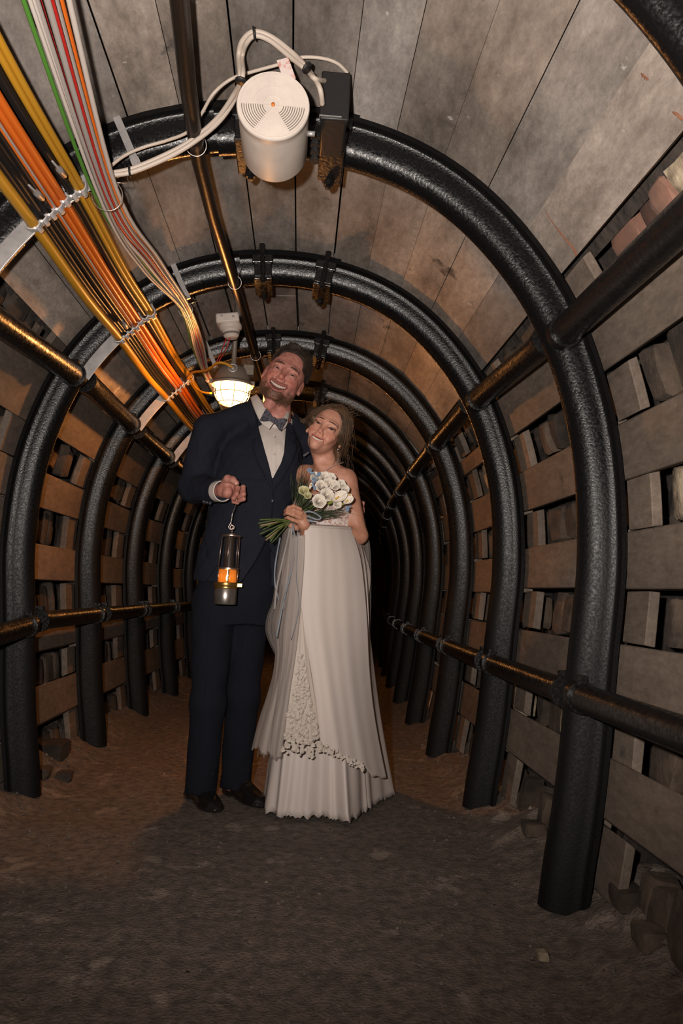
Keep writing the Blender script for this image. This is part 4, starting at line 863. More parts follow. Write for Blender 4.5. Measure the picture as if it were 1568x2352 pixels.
def jacket(p):
    d = torso(p)
    sh = smin(cap(p, at(480, 984, 3.12), at(600, 940, 3.17), .056, .050), cap(p, at(698, 1012, 3.23), at(655, 965, 3.19), .058, .050), .03)
    d = smin(d, sh, .05)
    a1 = smin(cap(p, at(478, 992, 3.12), at(446, 1115, 3.15), .066, .062), cap(p, at(446, 1122, 3.15), at(508, 1127, 2.945), .060, .044), .03)
    a1 = np.maximum(a1, -(p - NP(at(509, 1127, 2.945))) @ NP((-.18, 1, 0.05))*1.0)
    d = smin(d, a1, .022)
    a2 = smin(cap(p, shR, elR, .066, .056), cap(p, elR, wrR, .056, .042), .03); d = smin(d, a2, .03)
    d = d - .0035*wav(p, 34, .3) - .0018*wav(p, 85, 1.1)
    # sleeve and waist creases
    for a, b, w in (((430, 1120, 3.10), (470, 1100, 3.05), .007), ((428, 1145, 3.10), (470, 1135, 3.0), .006), ((600, 1165, 3.04), (540, 1230, 3.05), .006), ((620, 1140, 3.04), (560, 1130, 3.05), .005), ((500, 1000, 3.03), (520, 1080, 3.04), .006), ((455, 1030, 3.06), (470, 1090, 3.06), .006), ((600, 1180, 3.04), (610, 1260, 3.05), .005)):
        d = d - w*np.exp(-(cap(p, at(*a), at(*b), 0)/.013)**2)
    fr = p[:, 1] < 3.16
    lp = np.minimum(poly_sd(p, lapL), poly_sd(p, lapR)); d = d - np.where(fr, .0065*sst(-lp, -.001, .002), 0)
    # front edge step
    ex = np.interp(p[:, 2], [e[1] for e in edge][::-1], [e[0] for e in edge][::-1]); step = .005*sst(-(p[:, 0] - ex), -.001, .002)*sst(-(p[:, 2] - edge[0][1]), 0, .01)*(p[:, 0] > ex - .14)
    d = d - np.where(fr, step, 0)
    vb = poly_sd(p, Vp); carve = np.maximum(vb, p[:, 1] - 3.12); d = smax(d, -carve, .002)
    d = smax(d, -(cap(p, nk0 - Vector((0, 0, .0)), nk1, .072, .068)), .006)
    # open cutaway at the hem front
    cut = poly_sd(p, PX([(540, 1352), (560, 1330), (590, 1285), (612, 1240), (640, 1300), (640, 1400), (540, 1400)], 3.045)); d = smax(d, -np.maximum(cut, p[:, 1] - 3.10), .004)
    hem = at(500, 1338, 3.1).z + (p[:, 0] + .15)*-.03; return np.maximum(d, hem - p[:, 2])
sdfobj('jacket', jacket, (-.50, .36, 2.86, 3.46, .80, 1.62), .0042, 'suit_navy', man)
def shirt(p):
    d = torso(p) + .009; d = smin(d, cap(p, at(592, 950, 3.16), at(640, 962, 3.17), .040, .040), .03) + .0015*wav(p, 60, .4)
    pk = np.interp(p[:, 2], [1.29, 1.52], [at(626, 1100, 3.05).x, at(628, 960, 3.05).x])
    d = d - .0018*sst(-np.abs(p[:, 0] - pk - .004), -.010, -.008); d = np.maximum(d, 1.20 - p[:, 2])
    d = d - .003*np.exp(-(cap(p, at(648, 1000, 3.05), at(628, 1095, 3.05), 0)/.006)**2)
    return d
sdfobj('shirt', shirt, (-.16, .16, 3.0, 3.3, 1.19, 1.60), .003, 'shirt_white', man)
def collar(p):
    c = cap(p, nk0 - Vector((0, 0, .03)), nk1, .0, .0); d = np.abs(c - .0665) - .002; ax_ = (Vector(nk1) - Vector(nk0)).normalized(); t = (p - NP(nk0)) @ NP(ax_); t = t - (p[:, 1] - 3.16)*.35
    return np.maximum(d, np.abs(t - .012) - .026)
sdfobj('collar_band', collar, (-.12, .12, 3.0, 3.34, 1.44, 1.66), .0025, 'shirt_white', man, sm=1)
def strip2(A, B, nm, mt, par, n=24, bow_=.004, k=6, sol=.003):
    PA, PB = smooth_path([at(*a) for a in A], 6), smooth_path([at(*b) for b in B], 6); P = []
    for a, b in zip(PA, PB): P.append([a.lerp(b, q/k) + Vector((0, -bow_*math.sin(math.pi*q/k), 0)) for q in range(k + 1)])
    m = MB(); m.grid(P); return m.build(nm, mt, par, solid=sol)
strip2([(589, 906, 3.15), (595, 913, 3.115), (604, 927, 3.085), (617, 946, 3.062), (633, 966, 3.042)], [(575, 914, 3.15), (580, 930, 3.10), (588, 950, 3.065), (600, 972, 3.045), (618, 986, 3.032)], 'collar_wing', 'shirt_white', man)
strip2([(660, 938, 3.15), (658, 946, 3.115), (653, 955, 3.085), (646, 962, 3.062), (637, 968, 3.044)], [(666, 946, 3.15), (663, 958, 3.105), (660, 972, 3.07), (653, 984, 3.05), (642, 988, 3.034)], 'collar_wing', 'shirt_white', man)
# placket buttons
for q, (px, py) in enumerate(((629, 1002), (630, 1043))): MB().lathe([(.0001, .0028), (.0042, .0022), (.0048, 0)], at(px, py, 3.030), rot_from((.1, -1, .1)), 12, cap=False).build('shirt_button', 'shirt_white', man)
# bow tie
bt = at(628, 965, 3.035); Rb = Matrix.Rotation(math.radians(24), 3, 'Y')
def bow(p):
    q = (p - NP(bt)) @ NP(Rb); x, y, z = q[:, 0], q[:, 1], q[:, 2]; ax_ = np.abs(x)
    h = .010 + .017*sst(ax_, .004, .046) - .004*np.exp(-((ax_ - .03)/.008)**2)*0; th = .0045 + .003*np.sin(np.clip(ax_/.05, 0, 1)*math.pi) + .0015*np.cos(z*330)
    w = np.maximum(np.maximum(np.abs(z) - h, np.abs(y + .004 - .10*ax_*0) - th), ax_ - (.049 - .12*np.abs(z)*0)); w = smax(w, ax_ - .049, .002)
    k = np.maximum(ell(q, (0, -.006, 0), (.0095, .009, .0125)), -1); return smin(w*.8, k, .003)
sdfobj('bow_tie', bow, (bt.x - .06, bt.x + .06, bt.y - .03, bt.y + .03, bt.z - .05, bt.z + .05), .0016, 'tie_tweed', man)
MB().lathe([(.0001, .005), (.008, .004), (.0095, .001), (.0095, 0)], at(626, 1150, 3.018), rot_from((.25, -1, .1)), 20, cap=False).build('jacket_button', mat('horn_button', (.03, .03, .04), .25), man)
for q in range(3): MB().lathe([(.0001, .004), (.0062, .0032), (.0072, 0)], at(482 - q*7, 1156 - q*1.5, 2.965 + q*.012), rot_from((-.1, -.9, -.5)), 14, cap=False).build('cuff_button', 'horn_button', man)
def cuff(p):
    a, b = Vector(wrL), Vector(at(480, 1128, 3.03)); ax_ = (b - a).normalized(); v = p - NP(at(511, 1128, 2.925)); t = v @ NP(ax_); r = ln(v - t[:, None]*NP(ax_)); sag = .0
    d = np.maximum(np.abs(r - .039) - .0022, np.maximum(-t - .004, t - .04)); return d
sdfobj('shirt_cuff', cuff, (-.26, -.12, 2.86, 3.06, 1.14, 1.30), .0022, 'shirt_white', man)
# pocket square sprig
MB().box(at(703, 1043, 3.08), (.030, .006, .010), Matrix.Rotation(math.radians(-38), 3, 'Y')).build('lapel_pin', mat('lapel_sprig', (.06, .055, .07), .6), man, bevel=.003)
# trousers
def trousers(p):
    d = loft(p, [(.70, -.118, 3.19, .155, .105), (.80, -.115, 3.18, .168, .115), (.92, -.11, 3.17, .16, .11), (1.10, -.098, 3.17, .15, .1)], 2.3)
    for s, (h, k, a) in enumerate(((hipL, knL, anL), (hipR, knR, anR))):
        a2 = Vector(a) + Vector((0, -.01, .0)); L_ = smin(cap(p, h, k, .090, .066), cap(p, k, a2 + Vector((0, 0, -.04)), .068, .062), .03)
        for q in range(3): L_ = L_ - .006*np.exp(-(cap(p, Vector(a2) + Vector((-.05, -.05, .03 + q*.035)), Vector(a2) + Vector((.06, -.05, .045 + q*.03)), 0)/.010)**2)
        L_ = L_ - .004*np.exp(-(cap(p, Vector(h) + Vector((0, -.09, 0)), Vector(k) + Vector((0, -.07, 0)), 0)/.008)**2) - .0035*np.exp(-(cap(p, Vector(k) + Vector((0, -.07, 0)), Vector(a2) + Vector((0, -.06, 0)), 0)/.008)**2)
        L_ = np.maximum(L_, (.036) - p[:, 2]); d = smin(d, L_, .02)
    return d - .003*wav(p, 40, .9)
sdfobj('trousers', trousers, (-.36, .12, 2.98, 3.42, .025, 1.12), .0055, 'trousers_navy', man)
def shoe(heel, toe):
    h, t = Vector(heel), Vector(toe); f = (t - h); L_ = f.length; f.normalize(); s = Vector((f.y, -f.x, 0))
    Rm = NP(Matrix((f, s, Vector((0, 0, 1)))).transposed())
    def fn(p):
        q = (p - NP(h)) @ Rm; x, y, z = q[:, 0], q[:, 1], q[:, 2]; u = np.clip(x/L_, 0, 1)
        w = np.interp(u, [0, .15, .4, .7, .9, 1], [.028, .037, .036, .047, .036, .012]); cy = np.interp(u, [0, .5, 1], [0, -.004, .002])
        top = np.interp(u, [0, .18, .36, .5, .7, .9, 1], [.088, .096, .092, .070, .048, .036, .020])
        k = ((np.abs((y - cy)/w))**2.4 + (np.clip(z, 0, 1)/top)**2.4)**(1/2.4); d = (k - 1)*.028; d = np.maximum(d, .010 - z); d = np.maximum(d, np.maximum(-x - .0, x - L_ - .002))
        so = np.maximum(np.maximum(np.abs(y - cy) - w - .003, np.abs(z - .007) - .0065), np.maximum(-x - .003, x - L_ - .004)); so = np.maximum(so, -np.maximum(np.abs(u - .33) - .09, z - .008) if True else so)
        d = smin(d, so, .003); lace = .003*np.maximum(0, np.sin(u*70))*(np.abs(y) < .014)*(u > .36)*(u < .62); return d - lace
    bx = (min(h.x, t.x) - .08, max(h.x, t.x) + .08, min(h.y, t.y) - .08, max(h.y, t.y) + .08, -.01, .12); return fn, bx
for nm, hl, to in (('left', (-.262, 3.245, 0), (-.130, 3.005, 0)), ('right', (-.115, 3.305, 0), (.045, 3.085, 0))):
    fn, bx = shoe(hl, to); sdfobj('shoe', fn, bx, .0038, 'shoe_leather', man)
# ------------------------------------------------------------------ the miner's lantern in his hand
mat('dark_steel', (.40, .29, .24), .32, metal=.9); mat('nickel', (.42, .38, .34), .28, metal=.9, bump=.05, bscale=50)
mat('brass', (.42, .26, .08), .3, metal=.9); mat('gauze', (.05, .03, .02), .5, alpha=.45)
mat('amber_glass', (.75, .28, .04), .1, alpha=.40, emit=(1, .25, .02), estr=.16); mat('flame', (1, .8, .4), .5, emit=(1, .62, .22), estr=28)
LY = 2.93; lz = lambda y: at(519, y, LY).z; lx = lambda y: at(528.5 - (y - 1229)*.0425*1.3, y, LY).x; lxc = (lx(1229) + lx(1385))/2
ln_ = thing('miner_lantern', (lxc, LY, lz(1388)), 'lit brass and steel miner\'s lantern hanging from the man\'s hand', 'lantern')
L3 = lambda z: Vector((lxc + (z - lz(1310))*.04, LY, z)); base = lz(1388)
m = MB(); m.lathe([(.040, 0), (.042, .003), (.042, .058), (.040, .061)], L3(base), None, 40); m.build('fuel_vessel', 'nickel', ln_, smooth='auto')
m = MB(); m.lathe([(.043, .059), (.044, .062), (.0435, .066), (.046, .068), (.047, .071), (.047, .079), (.044, .082), (.040, .083)], L3(base), None, 40); m.box(L3(base + .0735) + Vector((.048, -.008, 0)), (.020, .016, .012)); m.build('brass_collar', 'brass', ln_, smooth='auto')
zg, zr, zt2 = base + .083, lz(1305), lz(1231)
m = MB(); m.lathe([(.033, 0), (.0335, .01), (.033, zr - zg - .006)], L3(zg), None, 32, cap=False); m.build('glass', 'amber_glass', ln_)
m = MB(); m.lathe([(.0001, .0), (.0045, .006), (.0052, .012), (.003, .024), (.0001, .034)], L3(zg + .004), None, 14, cap=False); m.build('flame', 'flame', ln_)
m = MB(); m.lathe([(.012, -.002), (.010, .004), (.004, .006)], L3(zg), None, 16); m.build('burner', 'brass', ln_)
m = MB(); m.lathe([(.036, -.006), (.0415, -.004), (.0415, .001), (.034, .003)], L3(zr), None, 36); m.build('middle_ring', 'dark_steel', ln_, smooth='auto')
m = MB(); m.lathe([(.0205, .002), (.0185, zt2 - zr)], L3(zr), None, 24, cap=False); m.build('gauze_tube', 'gauze', ln_)
m = MB(); m.lathe([(.034, -.004), (.0385, -.001), (.0385, .003), (.030, .005), (.016, .007), (.015, .010), (.004, .012)], L3(zt2), None, 36); m.build('top_cap', 'dark_steel', ln_, smooth='auto')
for k in range(5):
    a = math.radians(-96 + 72*k); r0, r1 = .0385, .035; MB().tube([L3(zr) + Vector((r0*math.cos(a), r0*math.sin(a), 0)), L3(zt2) + Vector((r1*math.cos(a + .0), r1*math.sin(a), 0))], .0019, 8).build('upper_rod', 'dark_steel', ln_)
for k in range(5):
    a = math.radians(-82 + 72*k); r0 = .0385; MB().tube([L3(zg - .002) + Vector((r0*math.cos(a), r0*math.sin(a), 0)), L3(zr - .003) + Vector((r0*math.cos(a), r0*math.sin(a), 0))], .0021, 8).build('lower_rod', 'dark_steel', ln_)
tp = L3(zt2 + .010); e1 = at(530, 1208, LY)
m = MB(); m.tube([tp, tp + Vector((0, 0, .016))] + [tp + Vector((.008*math.sin(t), 0, .024 - .008*math.cos(t))) for t in [math.pi*2*k/12 for k in range(13)]], .0019, 8); m.build('eyelet', 'dark_steel', ln_)
m = MB(); m.tube(smooth_path([e1 + Vector((-.003, 0, -.012)), e1 + Vector((-.0085, 0, -.004)), e1 + Vector((-.002, 0, .010)), at(532, 1192, LY), at(533.5, 1180, LY), at(539, 1166, LY - .01), at(542.5, 1152, 2.905), at(541, 1141, 2.905), at(536, 1134, 2.915), at(531, 1138, 2.925)], 6), .0020, 8)
m.tube(smooth_path([e1 + Vector((-.002, 0, .010)), e1 + Vector((.009, 0, -.002)), e1 + Vector((.004, 0, -.012)), e1 + Vector((-.004, 0, -.012))], 5), .0019, 8); m.build('hook', 'steel_wire', ln_)

# ------------------------------------------------------------------ the woman
WB = Vector((.25, 3.06, 0)); lady = thing('person', WB, 'smiling woman in a long white wedding dress holding a bouquet', 'person')
b_c = at(750, 993, 2.99); Bf, BG, BR = frame_head(b_c, math.radians(25), math.radians(-11), math.radians(-2), .945)
bn0, bn1 = at(752, 1082, 3.04), BG((0, .030, -.06))
bsL, beL, bwL = at(793, 1103, 3.03), at(824, 1230, 3.0), at(703, 1222, 2.845)      # arm at the picture's right
bsR, beR, bwR = at(700, 1092, 3.10), at(690, 1190, 3.24), at(640, 1220, 3.36)
WST = [(.02, .25, 3.10, .09, .08), (.75, .245, 3.08, .135, .10), (.88, .243, 3.07, .150, .105), (1.02, .236, 3.06, .112, .085), (1.12, .235, 3.06, .118, .092), (1.20, .236, 3.05, .128, .098), (1.27, .238, 3.06, .118, .075), (1.315, .236, 3.06, .06, .045)]
BH = [([(689, 1170, 2.79), (674, 1163, 2.778), (663, 1166, 2.785), (657, 1172, 2.805)], .0078, .0062),
      ([(692, 1179, 2.785), (674, 1171, 2.772), (660, 1171, 2.785), (655, 1174, 2.808)], .0080, .0063),
      ([(691, 1190, 2.787), (673, 1182, 2.772), (659, 1178, 2.783), (654, 1181, 2.806)], .0079, .0062),
      ([(687, 1200, 2.792), (672, 1194, 2.779), (661, 1189, 2.788), (656, 1190, 2.806)], .0072, .0056)]
def lady_hand(p):
    w = NP(bwL); d = cap(p, w, at(698, 1205, 2.81), .0205, .0225); d = smin(d, ell(p, NP(at(692, 1190, 2.802)), (.021, .017, .030)), .012)
    for pts, r0, r1 in BH: d = smin(d, chain(p, [NP(at(*a)) for a in pts], [r0*1.05, r0, (r0 + r1)/2, r1], .003), .003)
    th = [at(*a) for a in ((697, 1212, 2.83), (680, 1212, 2.85), (668, 1207, 2.85), (658, 1201, 2.84))]
    return smin(d, chain(p, th, [.013, .011, .0095, .0075], .004), .004)
def lady_body(p):
    d = head_sdf(Bf(p), False, .0062, .0245, .0029)*.945
    neck = cap(p, bn0, bn1, .044, .045); neck = smin(neck, cap(p, at(728, 1060, 3.0), at(744, 1092, 2.985), .006, .004), .03); d = smin(d, neck, .018)
    t = loft(p, WST, 2.1); t = smin(t, cap(p, at(752, 1098, 3.04), bn0, .05, .044), .04); d = smin(d, t, .03)
    bust = smin(ell(p, NP(at(735, 1150, 2.985)), (.05, .045, .05)), ell(p, NP(at(775, 1150, 2.975)), (.05, .045, .05)), .02); d = smin(d, bust, .02)
    d = smin(d, cap(p, bsL, at(756, 1088, 3.05), .043, .036), .035); d = smin(d, cap(p, bsR, at(745, 1086, 3.06), .038, .034), .03)
    for s, e, w, b in ((bsL, beL, bwL, 1), (bsR, beR, bwR, 0)):
        d = smin(d, cap(p, s, e, .0425, .034), .02); d = smin(d, cap(p, e, w, .0345, .021), .014)
    d = smin(d, cap(p, at(748, 1093, 2.985), at(787, 1083, 3.0), .007, .006), .016)      # collar bone
    d = smin(d, lady_hand(p), .008); return smin(d, far_hand(p, bwR, (-.8, .2, -.1)), .01)
def lady_col(P):
    c = np.tile(np.array((.50, .25, .165)), (len(P), 1)); q = Bf(P); hm = q[:, 2] > -.15; hc = head_col(q, (.60, .305, .215), False, .0062, .0245); c[hm] = hc[hm]
    t = sst(-(P[:, 2] - 1.36), -.03, .03); return mixc(c, (.47, .23, .15), t*.4)
hb = BG((0, 0, -.02)); 
lbody = sdfobj('body', lady_body, (-.02, .50, 2.72, 3.44, .0, 1.64), .0080, 'skin_woman', lady, lady_col, ([(hb.x - .11, hb.x + .11, .0016), (.05, .15, .0017)], [(2.87, 2.99, .0017), (2.74, 2.87, .0017)], [(hb.z - .135, hb.z + .13, .0016), (1.05, 1.16, .0017)]), sm=0)
fuzz(lbody, Bf, BG, brow_mask(False), 90, .0026, .00035, 'brow_dark', 'eyebrows', lady, (0, -.1, .3), 3)
eyeset(lady, BG, BR, .945, 'iris_brown'); teeth(lady, BG, -.0665, .0052, .0215, 10, -.0855)
for q, sx in enumerate((1,)): MB().lathe([(.0001, .006), (.004, .003), (.004, -.003), (.0001, -.006)], BG((.078, -.002, -.046)), None, 10).build('earring', 'silver', lady)
for sx in (-1, 1):
    m = MB()
    for k in range(9):
        u = -.0125 + k*.0034; xx = sx*(.0315 + u + .002); z0 = .0005 + .1*u - 6*u*u + .0033*(1 - (u/.0142)**2); L_ = .0026 + .0018*max(0, k - 3)/5
        m.tube([BG((xx, -.0885 + 4*u*u, z0)), BG((xx + sx*.0012*k/3, -.0885 - L_*.75, z0 + L_*.8))], .0005, 4)
    m.build('eyelashes', mat('lash', (.012, .008, .006), .6) if 'lash' not in MATS else 'lash', lady)
# hair swept back with a low side knot and loose strands
def lady_hair(p):
    q = Bf(p); x, y, z = q[:, 0], q[:, 1], q[:, 2]; st = wav(q, 150, 1)*.0008 + wav(q, 60, 2)*.002
    sk = ell(q, (0, .020, .038), (.074, .094, .082)); d = sk - .0085 - .004*sst(z, .05, .11) - .006*sst(x, .03, .06) - st
    part = .003*np.exp(-((x + .012)/.004)**2)*(z > .06)*(y < .03); d = d + part
    line = (.083 - 6.5*x*x) - z; side = (-.030 - .25*(y + .02)) - z; t = sst(y, -.055, -.020); cut = (1 - t)*line + t*side
    cut = np.where((x > .045) & (y < -.0), np.minimum(cut, (-.055 - z)), cut); cut = np.maximum(cut, np.where(x > .045, -.052 - y, -1)); d = smax(d, cut, .008)
    lock = chain(p, [BG((.060, -.046, .062)), BG((.078, -.032, .020)), BG((.083, -.006, -.016)), BG((.080, .030, -.038))], [.007, .009, .008, .004], .01) - st; d = smin(d, lock, .012); lk2 = chain(p, [BG((-.056, -.046, .060)), BG((-.074, -.032, .024)), BG((-.080, -.004, .0)), BG((-.070, .04, -.02))], [.006, .008, .008, .004], .01); d = smin(d, lk2, .012)
    kn = ell(q, (.070, .060, -.035), (.030, .034, .034)) - st*2.5 - .002*np.sin(x*160 + z*90); d = smin(d, kn, .02)
    tail = chain(p, [BG((.080, .040, -.05)), BG((.090, .050, -.085)), BG((.093, .06, -.11))], [.014, .009, .004], .01) - st*2; return smin(d, tail, .015)
sdfobj('hair', lady_hair, (hb.x - .10, hb.x + .22, 2.88, 3.20, hb.z - .18, hb.z + .17), .0023, 'hair_dark_blond', lady, sm=0)
rs = random.Random(3); m = MB()
def onskull(v, off):
    c = Vector((0, .020, .038)); d = v - c; k = math.sqrt((d.x/.074)**2 + (d.y/.094)**2 + (d.z/.082)**2); return c + d*((1 + off/.082)/k)
for k in range(900):
    u = rs.uniform(-1, 1); x0 = .060*u + .004; z0 = .086 - 7*x0*x0; P0 = Vector((x0, -.055 + .3*abs(x0), z0)); side = 1 if u > -.15 else -1
    if rs.random() < .45: P0 = Vector((rs.uniform(-.05, .05), rs.uniform(-.05, .04), .12))
    P1 = Vector((.085*side, rs.uniform(-.03, .05), rs.uniform(-.02, .05))); P2 = Vector((.066 if side > 0 else -.02, .085, rs.uniform(-.05, -.02))); off = .0115 + .004*rs.random() + (.007 if side > 0 else 0); P = []
    for t in [i/9 for i in range(10)]:
        v = P0*(1 - t)**2 + P1*(2*t*(1 - t)) + P2*t*t; P.append(BG(onskull(v, off*min(1, .25 + t*3))))
    m.tube(P, [.0008]*9 + [.0004], 3, cap=False)
for k in range(260):
    o_ = Vector((rs.gauss(0, .007), rs.gauss(0, .007), rs.gauss(0, .004))); sd = rs.random() < .75; G_ = [(.058, -.050, .068), (.079, -.034, .024), (.086, -.006, -.014), (.082, .030, -.038), (.074, .065, -.046)] if sd else [(-.054, -.050, .066), (-.076, -.036, .030), (-.082, -.004, .004), (-.066, .05, -.02)]
    Pq = [BG(Vector(g) + o_*(1 + .25*i) + Vector((0, -.006, 0))) for i, g in enumerate(G_)]; m.tube(smooth_path(Pq, 3), .0008, 3, cap=False)
m.build('hair_strands', 'hair_dark_blond', lady)
m = MB()
for k in range(26):     # flying lock at the left
    a = BG((-.050 + rs.uniform(-.01, .01), -.045 + rs.uniform(-.02, .02), .085 + rs.uniform(-.01, .01))); e = at(688 + rs.uniform(0, 16), 966 + rs.uniform(-4, 9), 3.02 + rs.uniform(-.03, .03)); mid = at(714 + rs.uniform(-2, 2), 955 + rs.uniform(-5, 2), 2.99)
    m.tube(smooth_path([a, mid, mid + (e - mid)*.6 + Vector((0, 0, rs.uniform(-.004, .006))), e, e + Vector((rs.uniform(-.008, .002), 0, rs.uniform(.0, .008))), e + Vector((rs.uniform(-.004, .004), 0, rs.uniform(.006, .012)))], 5), .0006, 4)
m.build('loose_lock', 'hair_dark_blond', lady)
m = MB()
for k in range(24):     # wisps at the right of the head and down the back
    a = BG((.075 + rs.uniform(-.015, .015), rs.uniform(-.02, .07), rs.uniform(-.06, .07))); L_ = rs.uniform(.03, .16); dx = rs.uniform(-.01, .05)
    m.tube(smooth_path([a, a + Vector((dx*.5 + .01, 0, -L_*.3)), a + Vector((dx + rs.uniform(-.01, .015), .01, -L_*.7)), a + Vector((dx + rs.uniform(-.02, .03), .02, -L_))], 5), .0005, 4)
m.build('loose_wisps', 'hair_dark_blond', lady)
m = MB()
for k in range(30):
    a = BG((.0 + rs.uniform(-.06, .07), rs.uniform(-.06, .06), .118 + rs.uniform(-.015, .008))); m.tube(smooth_path([a, a + Vector((rs.uniform(-.01, .03), 0, rs.uniform(.004, .014))), a + Vector((rs.uniform(-.01, .05), 0, rs.uniform(-.01, .016)))], 4), .0006, 4)
m.build('flyaway_hair', 'hair_dark_blond', lady)
# dress
mat('satin', (.62, .54, .495), .5, col2=(.57, .495, .455), scale=6, stretch=(1, 1, .3)); mat('crepe', (.61, .53, .485), .65, col2=(.57, .495, .455), scale=5, stretch=(1, 1, .3))
mat('tulle', (.52, .45, .41), .8, alpha=.42); mat('veil_net', (.45, .39, .36), .8, alpha=.18); mat('lace', (.54, .47, .41), .6, bump=.3, bscale=300)
mat('bodice_lace', (.60, .53, .50), .6, col2=(.40, .24, .19), scale=70, lo=.44, hi=.54, bump=.6, bscale=120, bdist=.002)
def bodice(p):
    d = loft(p, WST, 2.1) - .006; bust = smin(ell(p, NP(at(735, 1150, 2.985)), (.052, .047, .052)), ell(p, NP(at(775, 1150, 2.975)), (.052, .047, .052)), .02); d = smin(d, bust - .004, .02)
    return np.maximum(np.maximum(d - .0015*wav(p, 200, 1), p[:, 2] - at(750, 1128, 2.95).z - .012*np.cos((p[:, 0] - .236)*60)), .86 - p[:, 2])
sdfobj('bodice', bodice, (.05, .42, 2.86, 3.22, .85, 1.28), .0045, 'bodice_lace', lady)
m = MB(); m.tube(smooth_path([at(742, 1090, 2.945), at(752, 1078, 2.955), at(768, 1069, 2.975), at(789, 1062, 3.03)], 5), .0014, 6); m.build('shoulder_strap', 'bodice_lace', lady)
def closed_curve(P, n):
    P = [Vector(p) for p in P]; K = len(P); out = []
    for i in range(n):
        t = i/n*K; j = int(t); f = t - j; a, b, c, d = P[(j - 1) % K], P[j % K], P[(j + 1) % K], P[(j + 2) % K]
        out.append(.5*((2*b) + (c - a)*f + (2*a - 5*b + 4*c - d)*f*f + (3*b - a - 3*c + d)*f**3))
    return out
def flr(px, py):
    v = cam_dir((px - 784)/FPX, -(py - 1176)/FPX); return CAMP + v*(-CAMP.z/v.z)
bot = [flr(611, 1862), flr(628, 1882), flr(662, 1884), flr(700, 1887), flr(740, 1884), flr(775, 1893), flr(806, 1895), flr(830, 1872), flr(852, 1866), flr(880, 1846), flr(899, 1829), Vector((.56, 3.46, 0)), Vector((.44, 3.58, 0)), Vector((.26, 3.52, 0)), Vector((.10, 3.36, 0)), Vector((.045, 3.20, 0))]
def angsort(c, n): return [c + Vector((.128*math.cos(a), .098*math.sin(a), 0)) for a in n]
NU, NV = 240, 46; B_ = closed_curve(bot, NU); cB = Vector((.27, 3.16, 0)); rows = []
for j in range(NV + 1):
    v = j/NV; row = []
    for i, b in enumerate(B_):
        a = math.atan2(b.y - cB.y, b.x - cB.x); T = Vector((.238 + .132*math.cos(a), 3.065 + .100*math.sin(a), 1.06)); g = v**.92*(1 - .10*math.sin(math.pi*v)); hip = .030*math.exp(-((v - .14)/.10)**2)
        p = T.lerp(b, g); p.z = 1.06*(1 - v) + .010; u = i/NU*2*math.pi; f = (.2 + .8*v)*v**.6*(.009*math.sin(u*9 + 1.2*math.sin(v*3) + 1.5*math.sin(u*3)) + .005*math.sin(u*17 + 2 + v*2 + 2*math.sin(u*2)) + .007*math.sin(u*5 + v*1.5))
        q = Vector((math.cos(a), math.sin(a), 0)); p = p + q*(f + hip*(.6 if q.y < 0 else 1)); 
        if v > .97: p.z += .004*math.sin(u*19 + 2*math.sin(u*5)) + .003*math.sin(u*43 + 3*math.sin(u*7)) + .004
        row.append(p)
    rows.append(row)
m = MB(); m.grid(rows, closed=True); m.build('skirt', 'satin', lady, solid=.003)
def pl(P, t):       # piecewise linear with smoothing over (px, py[, Y])
    n = len(P) - 1; x = min(max(t, 0), 1)*n; i = min(int(x), n - 1); f = x - i
    a, b, c, d = (P[max(i - 1, 0)], P[i], P[i + 1], P[min(i + 2, n)]); return [.5*((2*b[k]) + (c[k] - a[k])*f + (2*a[k] - 5*b[k] + 4*c[k] - d[k])*f*f + (3*b[k] - a[k] - 3*c[k] + d[k])*f**3) for k in range(len(b))]
def sheet(name, Lp, Rp, mtl, bulge, nu=60, nv=60, fold=.008, nf=7, ph=0, hem=0, topf=.25, curl=.05, sol=.0015):
    rows = []
    for j in range(nv + 1):
        v = j/nv; l, r = pl(Lp, v), pl(Rp, v); row = []
        for i in range(nu + 1):
            u = i/nu; px = l[0] + (r[0] - l[0])*u; py = l[1] + (r[1] - l[1])*u; Y = l[2] + (r[2] - l[2])*u - bulge*(topf + (1 - topf)*v)*math.sin(math.pi*u)**.8
            Y += (topf*.4 + (1 - topf*.4)*v)*fold*(math.sin(u*nf*6.28 + ph + math.sin(v*2.5)) + .5*math.sin(u*nf*2.3*6.28 + ph*2 + v*1.5))
            if hem and v > .80: py += hem*(v - .80)/.20*(math.sin(u*17 + ph) + .5*math.sin(u*41 + 1))
            row.append(at(px, py, Y))
        rows.append(row)
    m = MB(); m.grid(rows); return m.build(name, mtl, lady, solid=sol)
sheet('overskirt', [(700, 1209, 2.80), (694, 1280, 2.825), (690, 1345, 2.84), (690, 1400, 2.845), (703, 1480, 2.84), (717, 1560, 2.84), (728, 1640, 2.84), (736, 1712, 2.85)],
      [(808, 1215, 2.945), (828, 1280, 2.955), (838, 1355, 2.97), (844, 1430, 2.98), (848, 1520, 3.0), (856, 1610, 3.02), (870, 1700, 3.05), (888, 1794, 3.08)], 'crepe', .060, fold=.0035, nf=2.2, hem=5, topf=.5, ph=.6)
m = MB(); rows = []
for t in range(7):      # cloth folded over the forearm
    row = []
    for i in range(41):
        u = i/40; c = at(700 + 108*u, 1209 + 6*u - .5, 2.80 + .145*u - .060*.5*math.sin(math.pi*u)**.8 + .0035*.2*math.sin(u*14 + .6)); row.append(c + Vector((0, .085*t/6, .014*math.sin(math.pi*min(1, t/6*.9)) - .02*(t/6)**3)))
    rows.append(row)
m.grid(rows); m.build('draped_fold', 'crepe', lady, solid=.002)
